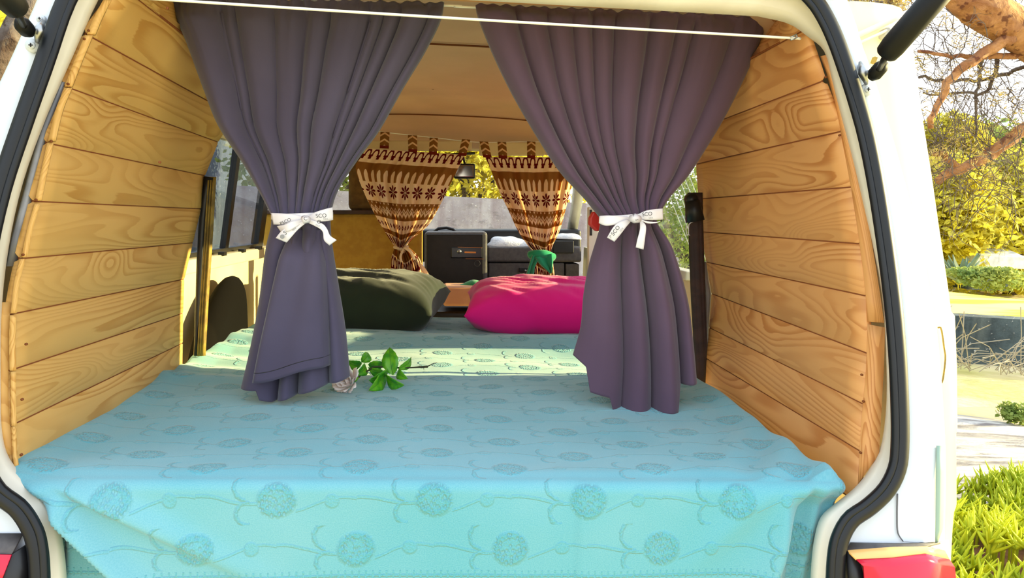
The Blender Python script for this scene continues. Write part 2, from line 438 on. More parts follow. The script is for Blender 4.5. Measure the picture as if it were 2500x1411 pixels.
# jamb: from the seal inwards
jambR = [(1850,40),(1925,58),(1975,92),(2012,125),(2030,190),(2045,250),(2070,345),(2100,470),(2150,700),(2162,851),(2164,980),(2150,1090),(2117,1153),(2085,1192),(2040,1228),(2005,1260),(1990,1304),(1982,1360),(1978,1440),(1978,1600)]
jambL = [(420,-38),(330,-38),(275,-40),(240,0),(173,149),(108,300),(55,450),(22,600),(4,760),(2,950),(6,1060),(30,1130),(98,1195),(138,1250),(152,1310),(163,1411),(165,1600)]
jpx = px_resample(jambL, 60)[::-1] + px_resample([(420,-38),(760,-22),(1100,-2),(1500,20),(1850,40)], 12)[1:-1] + px_resample(jambR, 64)
rows = []
for k, (a, off) in enumerate([(0, .0), (.22, -.006), (.45, .012), (.7, .014), (1.0, .045), (.965, .085)]):
    r = []
    for (sx, sy), (jx, jy) in zip(sealpx, jpx): r.append(rear(sx+(jx-sx)*a, sy+(jy-sy)*a, off))
    rows.append(r)
loft('door_jamb', rows, M_cream, van, label='cream painted inner flange of the hatch opening')

# outer rear body skin, right corner and left corner
def corner(side, outer, name, label):
    n = 48; s_ = px_resample([(x, y) for x, y in (sealR if side > 0 else sealL)], n); o_ = px_resample(outer, n)
    rows = []
    for a in (0, .12, .5, .85, 1.0):
        rows.append([rear(sx+(ox-sx)*a, sy+(oy-sy)*a, .008 - (.006 if 0 < a < 1 else 0)+(.01 if a == 1 else 0)) for (sx, sy), (ox, oy) in zip(s_, o_)])
    last = rows[-1]
    for dx, dy in ((.012, .018), (.03, .05), (.042, .10), (.05, .18), (.052, .5), (.045, .80)):
        rows.append([p+Vector((side*dx*(1 if p.z < 1.65 else .8), dy, 0)) for p in last])
    return loft(name, rows, M_white, van, label=label)
outR = [(1900,-120),(1990,-110),(2040,-60),(2068,0),(2086,48),(2103,106),(2130,180),(2152,248),(2182,347),(2222,496),(2268,695),(2292,851),(2303,1000),(2308,1090),(2309,1145),(2309,1195),(2308,1237),(2307,1268),(2306,1300),(2306,1318),(2306,1330),(2306,1335)]
outR = outR[:21]
corner(1, outR, 'rear_corner_panel', 'white painted rear corner on the right of the opening')
outL = [(420,-230),(270,-230),(170,-180),(92,0),(20,160),(-45,298),(-110,470),(-150,650),(-165,850),(-175,1020),(-178,1120),(-178,1195),(-178,1240),(-178,1285),(-178,1300),(-178,1305),(-178,1308)]
corner(-1, outL, 'rear_corner_panel', 'white painted rear corner on the left of the opening')
# roof skin above
ry = [rear(x, y, .008) for x, y in px_resample([(420,-200),(1100,-170),(1900,-120)], 14)]
rows = [ry, [p+Vector((0, .03, .035)) for p in ry], [p+Vector((0, .2, .07)) for p in ry], [p+Vector((0, 1.5, .10)) for p in ry], [p+Vector((0, 2.4, .05)) for p in ry], [Vector((p.x*1.02, 2.75, 1.66)) for p in ry]]
loft('roof_skin', rows, M_white, van)
# left roof shoulder / right roof shoulder close the shell
for sx in (-1, 1):
    r0 = []; r1 = []; r2 = []
    for k in range(12):
        Y = .40+k*.214; 
        r0.append(Vector((sx*.60, Y, 1.84-max(0, Y-2.2)*.22))); r1.append(Vector((sx*.70, Y, 1.76-max(0, Y-2.2)*.2))); r2.append(Vector((sx*(.74+.05*sm(.4,.8,Y)), Y, 1.56-max(0, Y-2.4)*.1)))
    loft('roof_shoulder', [r0, r1, r2], M_white, van)

# fuel of the right corner: body seam, painted strip of shade, hinge plate and screws
def rstrip(pts_out, w, mat, name, off=-.004, par=van, label=None):
    P = px_resample(pts_out, 16); rows = [[rear(x-w/2, y, off) for x, y in P], [rear(x+w/2, y, off) for x, y in P]]
    return solid(loft(name, rows, mat, par, label=label), .002)
rstrip([(2191,1205),(2190,1260),(2192,1300),(2205,1322)], 2.5, Mat('seam', (.12,.12,.14), .6).m, 'body_seam', -.001)
rstrip([(2208,1322),(2250,1325),(2300,1322)], 2.0, M_dark, 'body_seam', -.001)
M_shade_strip = Mat('grey_green_shade', srgb(142, 168, 154), .5).m  # grey green colour stands for a strip of shade on the corner
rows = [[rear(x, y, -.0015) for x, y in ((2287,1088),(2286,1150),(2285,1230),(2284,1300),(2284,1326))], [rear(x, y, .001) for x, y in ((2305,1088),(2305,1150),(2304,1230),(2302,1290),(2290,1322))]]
solid(loft('shade_strip', rows, M_shade_strip, van, label='grey green strip of painted shade on the white corner'), .0015)

# tail lights
def tail_light(side):
    if side > 0:
        Q = lambda x, y, o=0: rear(x, y, -.02+o)
        b = Q(2200, 1360)
        t = empty('tail_light', b-van.location); t.parent = van; t['label'] = 'red and amber lamp at the lower right of the opening'
        rows = [[Q(2064,1343,.03), Q(2180,1334,.03), Q(2260,1331,.03), Q(2300,1335,.05)], [Q(2070,1346), Q(2180,1338), Q(2262,1336), Q(2306,1346,.03)],
                [Q(2090,1366,-.012), Q(2180,1362,-.012), Q(2258,1352,-.010), Q(2316,1366,.03)]]
        solid(loft('lamp_top_lens', rows, M_amber, t), .004)
        rows = [[Q(2090,1366,-.012), Q(2180,1362,-.014), Q(2258,1352,-.012), Q(2316,1366,.03)], [Q(2108,1383,-.016), Q(2180,1386,-.018), Q(2262,1374,-.016), Q(2328,1384,.03)],
                [Q(2112,1450,-.016), Q(2180,1450,-.018), Q(2270,1450,-.016), Q(2336,1450,.03)], [Q(2112,1560,-.016), Q(2180,1560,-.018), Q(2270,1560,-.016), Q(2338,1560,.03)]]
        solid(loft('lamp_red_lens', rows, M_red, t), .004)
        rows = [[Q(2062,1345,.02), Q(2072,1346,0), Q(2100,1372,-.006)], [Q(2062,1411,.02), Q(2075,1411,0), Q(2110,1411,-.006)], [Q(2062,1560,.02), Q(2075,1560,0), Q(2112,1560,-.006)]]
        solid(loft('lamp_housing', rows, M_dark, t), .004)
        rows = [[Q(2076,1326,.02), Q(2200,1328,.02), Q(2296,1326,.02)], [Q(2066,1345,.004), Q(2200,1338,.0), Q(2260,1334,.0)]]
        solid(loft('lamp_recess', rows, M_grey, t), .003)
        # body below, behind the lamp
        rows = [[rear(2036,1320,.03), rear(2315,1318,.03)], [rear(2036,1700,.03), rear(2345,1700,.03)]]
        solid(loft('lower_quarter_panel', rows, M_white, van), .003)
    else:
        Q = lambda x, y, o=0: rear(x, y, -.02+o)
        t = empty('tail_light', Q(-40,1400)-van.location); t.parent = van; t['label'] = 'red lamp at the lower left corner of the picture'
        rows = [[Q(-170,1352,.0), Q(-60,1352,-.01), Q(29,1354,-.01)], [Q(-170,1411,.0), Q(-60,1411,-.014), Q(6,1413,-.012)], [Q(-170,1560,0), Q(-60,1560,-.014), Q(-10,1560,-.012)]]
        solid(loft('lamp_red_lens', rows, M_red, t), .004)
        rows = [[Q(29,1354,-.009), Q(66,1328,.01)], [Q(6,1413,-.011), Q(72,1411,.01)], [Q(-10,1560,-.011), Q(74,1560,.01)]]
        solid(loft('lamp_housing', rows, M_dark, t), .004)
        rows = [[Q(-170,1303,.02), Q(56,1303,.02)], [Q(-170,1352,.001), Q(29,1353,-.008)]]
        solid(loft('lamp_recess', rows, M_grey, t), .003)
        rows = [[rear(-178,1296,.03), rear(80,1296,.03)], [rear(-178,1700,.03), rear(90,1700,.03)]]
        solid(loft('lower_quarter_panel', rows, M_white, van), .003)
tail_light(1); tail_light(-1)

# screws and brackets beside gas struts
def screw(px, py, r=.011):
    c = rear(px, py, -.004); t = MB(); t.disc(c, (0, 1, 0), r, .006, 20); t.disc(c+Vector((0, -.004, 0)), (0, 1, 0), r*.55, .004, 16)
    o = t.build('fixing_screw', M_white, van, True)
    x = MB(); x.box(c+Vector((0, -.0065, 0)), (r*.6, .001, r*.16)); x.box(c+Vector((0, -.0065, 0)), (r*.16, .001, r*.6)); s = x.build('screw_slot', M_dark, o)
screw(80, 112); screw(101, 47, .007); screw(2116, 219); screw(2104, 163, .007)
def strut(p0, p1, r, ballpx, label):
    b = rear(*ballpx, -.02); t = empty('gas_strut', b-van.location); t.parent = van; t['label'] = label
    tip = at(p0[0], p0[1], -.06); top = at(p1[0], p1[1], -.16)
    d = (top-tip).normalized()
    m_ = MB(); m_.tube([tip+d*.012, tip+d*.016, tip+d*.03, top], [r*.72, r*.9, r, r], 20); m_.build('strut_cylinder', M_strut, t, True)
    m_ = MB(); m_.tube([b+Vector((0, -.03, 0)), tip+d*.02], .0052, 10); m_.build('strut_rod', M_strut, t, True)
    m_ = MB(); m_.tube([b+Vector((0,-.03,0))-d*.020, b+Vector((0,-.03,0))-d*.010, b+Vector((0,-.03,0))+d*.006, b+Vector((0,-.03,0))+d*.016], [.006, .0125, .0125, .006], 10); m_.build('strut_socket', M_strut, t, True)
    m_ = MB(); m_.tube([b+Vector((0, .015, 0)), b+Vector((0, -.03, 0))], .006, 10); m_.build('ball_stud', M_steel, t, True)
    m_ = MB(); e = (rear(ballpx[0]-8, ballpx[1]+30, -.008)-rear(ballpx[0]-12, ballpx[1]-26, -.008)); m_.tube([rear(ballpx[0]-22 if ballpx[0]>1000 else ballpx[0]+20, ballpx[1]-26, -.01), rear(ballpx[0]-14 if ballpx[0]>1000 else ballpx[0]+12, ballpx[1], -.02), rear(ballpx[0]-6 if ballpx[0]>1000 else ballpx[0]+6, ballpx[1]+28, -.01)], [.003, .009, .003], 10); m_.build('strut_bracket', M_steel, t, True)
strut((2146,152), (2330,-60), .0185, (2122,178), 'black gas strut on the right, reaching up out of the picture')
strut((56,38), (-60,-95), .018, (84,76), 'black gas strut on the left')

# sliding door rolled back along the right side
sl = [(28,1.0),(100,.98),(200,.94),(300,.9),(420,.86),(560,.8),(700,.72),(760,.7),(772,.62),(900,.6),(1050,.6),(1056,.66),(1230,.66),(1245,.75),(1290,.7),(1411,.7),(1600,.7)]
outx = {28:2213,100:2236,200:2249,300:2263,420:2282,560:2302,700:2323,760:2331,772:2340,900:2345,1050:2346,1056:2343,1230:2344,1245:2338,1290:2334,1411:2328,1600:2322}
rows = []
for py, _ in sl:
    e = at(outx[py], py, .34); top = (py == 28)
    r = []
    for dx, dy in ((-.17, -.03), (-.14, -.05), (-.10, -.05), (-.055, -.04), (-.025, -.022), (-.008, 0), (0, .04), (.003, .12), (.004, .3), (.004, .545)):
        r.append(e+Vector((dx, dy, 0)) if dy >= -.045 or True else e)
    rows.append(r)
door_r = empty('sliding_door', Vector((.95, .9, 1.0))-van.location); door_r.parent = van; door_r['label'] = 'white side door slid open beyond the right corner, tinted cream for the sunlight'
dp = loft('door_skin', rows, noisy('sun_tinted_door_paint', srgb(240,228,186), srgb(236,222,176), 3, .3), door_r)  # white door, its colour tinted cream for the warm sunlight
solid(dp, .01, 1)
m_ = MB(); c = at(2166, 84, .28); m_.box(c, (.024, .03, .02), Matrix.Rotation(.2, 3, 'Y')); bevel(m_.build('rubber_buffer', noisy('grey_rubber', srgb(176,170,160), srgb(150,146,138), 30, .6), door_r, True), .006)
g = [at(2212,28,.285), at(2170,47,.285), at(2120,70,.285), at(2085,86,.285)]
m_ = MB(); m_.tube([p+Vector((0, -.012, -.004)) for p in g], .006, 8); m_.tube([p+Vector((0, -.016, -.020)) for p in g], .003, 8); m_.build('door_edge_moulding', M_cream, door_r, True)
m_ = MB(); m_.box(at(2127, 150, .285)+Vector((0,-.01,0)), (.006, .01, .012), Matrix.Rotation(.3, 3, 'Y')); m_.build('door_clip', M_olive, door_r)
hp = px_resample([(2290,800),(2298,803),(2305,850),(2308,875),(2303,920),(2299,935)], 14)
m_ = MB(); m_.tube([at(x, y, .283) for x, y in hp], .0018, 6); m_.build('handle_recess_edge', M_olive, door_r)

# --------------------------------------------------------------- pine panels
def panel(nears, fars, npl, fpl, mat, name, label, side):
    mbv = []; mbf = []; uv = []; gv = MB()
    u0 = random.random()*10
    for i in range(len(nears)-1):
        A0 = npl(*nears[i]); A1 = npl(*nears[i+1]); B0 = fpl(*fars[i]); B1 = fpl(*fars[i+1])
        TT = [0, .012, .035, .5, .965, .988, 1]; nx, ny = 14, 6; b = len(mbv); seedu = random.random()*30; seedv = random.random()*30
        wlen = ((A0+A1)/2-(B0+B1)/2).length; hh = (A0-A1).length
        nrm = ((B0-A0).cross(A1-A0)).normalized()
        if nrm.x*side > 0: nrm = -nrm          # towards the inside
        for p in range(nx+1):
            for q in range(ny+1):
                s = p/nx; t = TT[q]
                P = (A0*(1-s)+B0*s)*(1-t)+(A1*(1-s)+B1*s)*t
                e = min(t, 1-t); d = -.0028*max(0, 1-e/.030) if e < .030 else 0
                mbv.append(P+nrm*d); uv.append((seedu+s*wlen, seedv+t*((A0-A1).length*(1-s)+(B0-B1).length*s)))
        for p in range(nx):
            for q in range(ny):
                k = b+p*(ny+1)+q; mbf.append((k, k+1, k+ny+2, k+ny+1))
        gv.tube([A1-nrm*.0035, B1-nrm*.0035], .0024, 6)
    o = mk(name, mbv, mbf, mat, van, True, uv, label)
    solid(o, .012, side)
    gv.build('plank_joint', M_groove, o, True)
    return o
nL = [(445,-70),(345,-52),(300,-30),(213,85),(163,212),(118,350),(85,492),(52,632),(27,768),(25,905),(27,1040),(32,1175)]
fL = [(560,15),(515,62),(600,205),(572,282),(533,347),(501,429),(491,510),(471,593),(450,682),(447,765),(446,838),(445,905)]
near_pl = lambda x, y: rear(x, y, .055)
far_pl = lambda x, y: atl(x, y, .83, .2, .85)
panel(nL, fL, near_pl, far_pl, M_wl, 'plank_panel', 'yellow pine planks lining the left side', -1)
nR = [(1890,16),(1915,40),(1962,74),(2003,200),(2049,322),(2075,457),(2094,595),(2110,722),(2114,862),(2103,985),(2096,1100),(2089,1225)]
fR = [(1810,45),(1850,80),(1680,228),(1692,320),(1699,401),(1705,486),(1711,566),(1724,640),(1737,717),(1731,800),(1725,876),(1721,975)]
panel(nR, fR, near_pl, far_pl, M_wr, 'plank_panel', 'orange pine planks lining the right side', 1)
# edge battens
def batten(poly, w, mat, name='edge_batten', off=.05, t=.01, lab=None):
    P = px_resample(poly, 14); uv = []; rows = [[], []]
    for x, y in P:
        rows[0].append(rear(x, y, off)); rows[1].append(rear(x+w, y, off+.004))
    base = random.random()*20
    for r_, vv in ((0, 0), (1, .03)):
        for k in range(14): uv.append((base+k*.04, base+vv))
    o = loft(name, rows, mat, van, uvs=uv, label=lab); solid(o, t); return o
batten([(252,2),(232,40),(213,85)], 20, M_wl); batten([(208,88),(182,150),(158,212)], 19, M_wl); batten([(158,216),(136,270),(118,345)], 18, M_wl)
batten([(115,350),(98,430),(86,490)], 16, M_wl); batten([(84,498),(66,560),(52,628)], 14, M_wl); batten([(48,632),(34,690),(26,765)], 14, M_wl)
batten([(24,770),(22,840),(24,905)], 16, M_wl); batten([(26,908),(26,980),(28,1040)], 12, M_wl); batten([(28,1042),(30,1100),(34,1140)], 10, M_wl)
batten([(-12,738),(-16,850),(-16,1000),(0,1110)], 38, M_wl, 'side_board', .052, .006)
# right wedges
def wedge(A, B, off=.045, t=.01):
    PA = px_resample(A, 10); PB = px_resample(B, 10); base = random.random()*20; uv = []
    rows = [[rear(x, y, off+.012) for x, y in PA], [rear(x, y, off) for x, y in PB]]
    for vv in (0, .05):
        for k in range(10): uv.append((base+k*.05, base+vv))
    solid(loft('edge_batten', rows, M_wr, van, uvs=uv), t)
wedge([(2008,136),(2030,200),(2052,300),(2074,420),(2092,540),(2112,700),(2116,785)], [(2018,134),(2045,210),(2070,320),(2098,440),(2124,560),(2146,700),(2158,788)])
wedge([(2117,792),(2114,900),(2103,1020),(2094,1180)], [(2160,800),(2157,900),(2150,1020),(2145,1110)])
# grey bare metal behind the left edge
rows = [[rear(x, y, .05) for x, y in ((150,200),(100,320),(62,460),(30,580),(16,650))], [rear(x, y, .065) for x, y in ((165,200),(125,320),(88,460),(60,580),(44,650))]]
solid(loft('bare_metal_strip', rows, noisy('galvanised', srgb(150,152,158), srgb(110,112,120), 14, .4, metal=.3), van), .006)

# small nails in planks
for pts, pl in (([(213,75),(202,95),(162,205),(121,345),(84,488),(52,622),(386,396),(405,20),(60,840),(50,975),(48,1110)], near_pl), ([(2012,188),(2100,915),(2104,980),(2097,1105),(2046,330)], near_pl)):
    for x, y in pts:
        q = rear(x+4, y, .046); MB().disc(q, (0, 1, 0), .0022, .003, 10).build('nail_head', M_groove, van, True)

# --------------------------------------------------------------- ceiling
def zc_(Y): return interp([(.0,1.80),(.5,1.785),(1.12,1.775),(2.0,1.75),(2.4,1.735),(2.6,1.70),(2.75,1.62)], Y)
rows = []
Ys = [.12,.3,.5,.8,1.08,1.11,1.12,1.13,1.16,1.5,2.0,2.36,2.39,2.40,2.41,2.44,2.6,2.68,2.75]
for Y in Ys:
    dz = .006 if abs(Y-1.12) < .011 or abs(Y-2.40) < .011 else 0
    rows.append([Vector((-.70+1.4*k/20, Y, zc_(Y)+dz-.05*abs(-1+2*k/20)**2.6-.05*max(0, abs(-1+2*k/20)-.9)/.1)) for k in range(21)])
hd = loft('ceiling', rows, M_head, None); tag(hd, kind='structure'); solid(hd, .01, 1)
m_ = MB()
for Y in (1.12, 2.40): m_.tube([Vector((-.66+1.32*k/20, Y, zc_(Y)-.0005-.05*abs(-1+2*(.04/1.4+k/20*.943))**2.6)) for k in range(21)], .0028, 6)
m_.build('headliner_seam', M_groove, hd, True)
m_ = MB()
for px_, py_, r_ in ((1145,224,.006),(1057,216,.005),(1187,223,.005)):
    d = ray(px_, py_); q = CAM+d*((1.758-CAM.z)/d.z); m_.disc(q, (0, 0, 1), r_, .006, 12)
m_.build('ceiling_hole', M_groove, hd)
# wooden batten over the curtain cord
A = at(900,-18,.40); B = at(1560,14,.40)
m_ = MB(); m_.hexa([A, A+Vector((0,.03,0)), B+Vector((0,.03,0)), B], [A+Vector((0,0,.02)), A+Vector((0,.03,.02)), B+Vector((0,.03,.02)), B+Vector((0,0,.02))])
m_.build('ceiling_batten', M_wr, van)
# slot in header
m_ = MB(); c = rear(1903, 24, .028); m_.tube([c+Vector((-.014, 0, 0)), c+Vector((-.009, 0, 0)), c+Vector((.009, 0, -.001)), c+Vector((.014, 0, -.001))], [.001, .0035, .0035, .001], 8); m_.build('header_slot', M_groove, van)

# --------------------------------------------------------------- side walls beyond the panels
M_cream2 = noisy('cream_trim', srgb(232, 218, 178), srgb(222, 206, 164), 5, .5)
# left: lower trim, sill, window
def wl_(x, Y0, Y1, z0, z1, mat, name, th=.02, lab=None, par=van):
    m_ = MB(); m_.box((x, (Y0+Y1)/2, (z0+z1)/2), (th, Y1-Y0, z1-z0)); return bevel(m_.build(name, mat, par, label=lab), .004)
wl_(-.79, .80, 2.72, .5, 1.10, M_cream2, 'side_trim_panel')
wl_(-.765, .80, 2.72, 1.085, 1.125, M_cream2, 'window_sill', .05)
wl_(-.785, 2.72, 3.25, .5, 1.12, M_cream2, 'front_door_trim')
gl = MB(); 
def leanbox(m_, sx, x0, z0, x1, z1, Y0, Y1, t=.012):
    m_.hexa([Vector((sx*x0, Y0, z0)), Vector((sx*(x0+t), Y0, z0)), Vector((sx*(x0+t), Y1, z0)), Vector((sx*x0, Y1, z0))], [Vector((sx*x1, Y0, z1)), Vector((sx*(x1+t), Y0, z1)), Vector((sx*(x1+t), Y1, z1)), Vector((sx*x1, Y1, z1))])
m_ = MB(); leanbox(m_, -1, .785, 1.12, .735, 1.50, .84, 2.0, .004); wL = m_.build('side_window', glass_mat('tinted_glass', (.66, .70, .78), .14), van)
m_ = MB(); leanbox(m_, -1, .775, 1.12, .725, 1.50, 1.52, 1.56, .02); leanbox(m_, -1, .775, 1.12, .770, 1.14, .84, 2.0, .02); leanbox(m_, -1, .775, 1.12, .725, 1.50, 1.98, 2.06, .03); m_.build('window_frame', M_dark, van)
m_ = MB(); leanbox(m_, -1, .735, 1.50, .62, 1.72, .7, 2.75, .02); m_.build('upper_side_trim', M_cream2, van)
m_ = MB(); leanbox(m_, -1, .785, 1.12, .735, 1.50, 2.10, 2.9, .004); m_.build('door_window', M_glass, van)
for Y in (1.38, 1.62, 1.86): MB().box((-.742, Y, 1.128), (.02, .03, .012)).build('sill_clip', M_dark, van)
# right
wl_(.80, 1.20, 2.72, .5, 1.10, M_cream2, 'side_trim_panel'); wl_(.78, 1.20, 2.72, 1.09, 1.12, M_jambgrey, 'window_sill', .05)
wl_(.79, 2.72, 3.25, .5, 1.12, M_cream2, 'front_door_trim')
m_ = MB(); leanbox(m_, 1, .80, 1.11, .745, 1.50, 1.2, 2.2, .004); m_.build('side_window', M_glass, van)
m_ = MB(); leanbox(m_, 1, .735, 1.50, .62, 1.72, .7, 2.75, .02); m_.build('upper_side_trim', M_cream2, van)
m_ = MB(); leanbox(m_, 1, .79, .5, .74, 1.52, 2.2, 2.29, .03); m_.build('centre_pillar', M_cream2, van)
m_ = MB(); leanbox(m_, 1, .785, 1.12, .735, 1.50, 2.32, 2.95, .004); m_.build('door_window', M_glass, van)
# grey edge of the pillar right beside the planks
P = [(1730,640),(1739,717),(1733,800),(1728,876),(1724,940)]
rows = [[atl(x-22, y, .87, .2, .85) for x, y in P], [atl(x+4, y, .86, .2, .85) for x, y in P]]
solid(loft('pillar_edge', rows, noisy('pillar_grey', srgb(126,118,116), srgb(104,98,98), 10, .5), van), .006)
# seat belt, right: reel guide, webbing, buckle wire
def belt(px_list, w, Y, mat, label, extra):
    b = at(px_list[-1][0], px_list[-1][1], Y); t = empty('seat_belt', b-van.location); t.parent = van; t['label'] = label
    P = px_resample(px_list, 20)
    rows = []
    for k in range(9):
        a = k/8; rows.append([at(x+w*(a-.5), y, Y)+Vector((0, -.006*math.sin(a*math.pi)+.002*math.cos(a*math.pi*6), 0)) for x, y in P])
    solid(loft('belt_webbing', rows, mat, t), .005)
    return t
bl = belt([(1697,470),(1699,560),(1704,700),(1712,850),(1716,938)], 34, .86, M_strap, 'dark brown seat belt hanging beside the right planks', 1)
m_ = MB(); c = at(1688,487,.85); m_.tube([c+Vector((0,.01,0)), c+Vector((0,-.012,0))], [.018,.015], 14); m_.tube([at(1690,490,.85), at(1697,540,.85)], [.02,.026], 12); m_.build('belt_guide', M_dark, bl, True)
m_ = MB(); m_.tube([at(x,y,.835) for x, y in ((1692,541),(1687,543),(1682,548),(1681,556),(1681,572),(1684,574),(1680,573),(1676,572),(1675,560),(1676,550),(1678,549))], .0016, 6); m_.build('belt_hook', M_rib, bl, True)
bl2 = belt([(513,432),(508,520),(502,620),(494,740),(487,868)], 26, .93, M_olive, 'olive and black strap hanging beside the left planks', 1)
m_ = MB()
for a in (-4, 2, 8): m_.tube([at(x+a, y, .915) for x, y in px_resample([(513,440),(508,520),(502,620),(494,740),(487,866)], 12)], .0024, 6)
m_.build('strap_rib', M_olive, bl2, True)
m_ = MB(); P = px_resample([(510,432),(497,520),(490,620),(484,740),(478,868)], 12); m_.tube([at(x, y, .925) for x, y in P], [.012,.012,.012,.011,.011,.010,.010,.009,.008,.008,.006,.005], 8); m_.build('strap_dark_edge', M_dark, bl2, True, 'black rubber edge')  # black tube along the left side of the strap

# --------------------------------------------------------------- cab
m_ = MB(); A = [at(980,585,2.9), at(1420,592,2.9)]
ws_rows = []
for k in range(7):
    a = k/6; ws_rows.append([Vector((-.70+1.4*j/10, 3.35-.60*a+(.10-.10*abs(-1+.2*j)**2), 1.14+.46*a)) for j in range(11)])
loft('windscreen', ws_rows, M_wind, van)
for sx in (-1, 1):
    m_ = MB(); m_.tube([Vector((sx*.72, 3.42, 1.10)), Vector((sx*.705, 3.1, 1.36)), Vector((sx*.665, 2.74, 1.64))], .032, 8); m_.build('front_pillar', M_jambgrey, van, True)
m_ = MB(); m_.tube([Vector((-.68, 2.75, 1.625)), Vector((0, 2.83, 1.635)), Vector((.68, 2.75, 1.625))], .02, 8); m_.build('windscreen_header', M_cream2, van, True)
# dashboard
DY = 3.0
dash = empty('dashboard', Vector((.1, DY, .8))-van.location); dash.parent = van; dash['label'] = 'grey and black dashboard'
def pq(x0, y0, x1, y1, Y, depth, name, mat, par, bv=.01, lab=None):
    a = at(x0, y0, Y); b = at(x1, y0, Y); c = at(x1, y1, Y); d = at(x0, y1, Y); D_ = Vector((0, depth, 0))
    m_ = MB(); m_.hexa([a, b, c, d], [a+D_, b+D_, c+D_, d+D_]); m_.f = [f[::-1] for f in m_.f]
    return bevel(m_.build(name, mat, par, label=lab), bv, 3)
pq(700,560,1420,640,3.12,.3,'dash_top', M_dark, dash, .02)
pq(1036,565,1190,770,2.86,.3,'centre_console', M_grey, dash, .02)
pq(1042,572,1180,760,2.85,.02,'console_face', M_dark, dash, .004)
pq(1190,602,1420,640,2.98,.3,'glove_shelf', M_grey, dash, .012)
pq(1192,642,1378,790,2.99,.2,'glove_box_lid', M_grey, dash, .008)
pq(1381,644,1414,790,2.99,.2,'end_panel', M_grey, dash, .006)
pq(1351,588,1401,618,2.965,.03,'air_vent', M_dark, dash, .004)
pq(1268,654,1290,664,2.975,.02,'lid_lock', M_dark, dash, .002)
m_ = MB(); m_.disc(at(1283,661,2.97), (0,1,0), .006, .01, 14); m_.build('lock_barrel', M_steel, dash, True)
rad = pq(1101,604,1177,630,2.84,.03,'car_radio', Mat('radio_black', srgb(22,20,22), .25).m, dash, .004)
m_ = MB(); m_.disc(at(1121,614,2.83), (0,1,0), .011, .02, 18); m_.build('radio_knob', M_steel, rad, True)
m_ = MB(); m_.box(at(1148,616,2.838), (.06,.004,.008)); m_.box(at(1148,604,2.838), (.13,.004,.002)); m_.box(at(1160,632,2.838), (.10,.004,.0015)); m_.build('radio_trim', Mat('copper_trim', srgb(190,120,60), .3, .8).m, rad)
m_ = MB(); 
for k in range(20):
    pass
m_.tube([at(1165+7*math.cos(a*.33), 643+7*math.sin(a*.33), 2.846) for a in range(20)], .0014, 6); m_.build('heater_knob', M_grey, dash, True)
m_ = MB(); m_.tube([at(x, y, 3.0) for x, y in ((1060,566),(1070,558),(1090,556),(1106,560),(1112,566))], .008, 8); m_.build('wiper_arm', M_dark, dash, True)
# floor of cab and seats
pq(500,760,1420,830,2.2,1.0,'cab_floor_box', M_dark, van, .02)
# rear view mirror
mt = empty('rear_view_mirror', at(1135,400,2.62)-van.location); mt.parent = van
pq(1108,399,1160,436,2.60,.025,'mirror_housing', M_dark, mt, .008); pq(1111,403,1156,432,2.596,.006,'mirror_glass', M_mirror, mt, .003)
m_ = MB(); m_.tube([at(1135,402,2.62), at(1130,380,2.68)], .006, 8); m_.build('mirror_stalk', M_dark, mt, True)
# visors
vz = pq(800,343,1152,368,2.60,.02,'sun_visor', M_cream2, van, .006); vz2 = pq(1170,347,1330,380,2.60,.02,'sun_visor', M_cream2, van, .006)
m_ = MB(); m_.tube([at(960,375,2.6), at(1050,379,2.6), at(1160,374,2.6)], .006, 8); m_.build('visor_rod', M_dark, van, True)
# driver seat
ds = empty('driver_seat', at(900,760,2.3)-van.location); ds.parent = van; ds['label'] = 'mustard backed front seat behind the left patterned curtain'
pq(640,519,1030,800,2.22,.12,'seat_backrest', M_seat, ds, .02)
pq(640,513,1000,523,2.21,.14,'backrest_edge', M_strap, ds, .004)
hr = pq(849,372,1000,516,2.26,.12,'head_restraint', M_seatd, ds, .03)

# right door grab bits near the curtain (white pillar cover with black slot)
pq(1437,505,1462,760,2.05,.04,'pillar_cover', M_jambgrey, van, .004)
pq(1440,512,1446,575,2.045,.004,'pillar_slot', M_dark, van, .001)

# ================================================================== BED
bed = empty('bed_platform', (0, .95, .45), 'mattress and platform filling the back of the van, hidden under a turquoise blanket', 'bed')
m_ = MB(); m_.box((-.02, 1.0, .785), (1.30, 1.74, .09)); bevel(m_.build('mattress', noisy('mattress_cloth', (.6,.6,.6), (.5,.5,.5)), bed), .02)
m_ = MB(); m_.box((-.02, 1.0, .59), (1.26, 1.7, .28)); m_.build('platform', M_wl, bed)

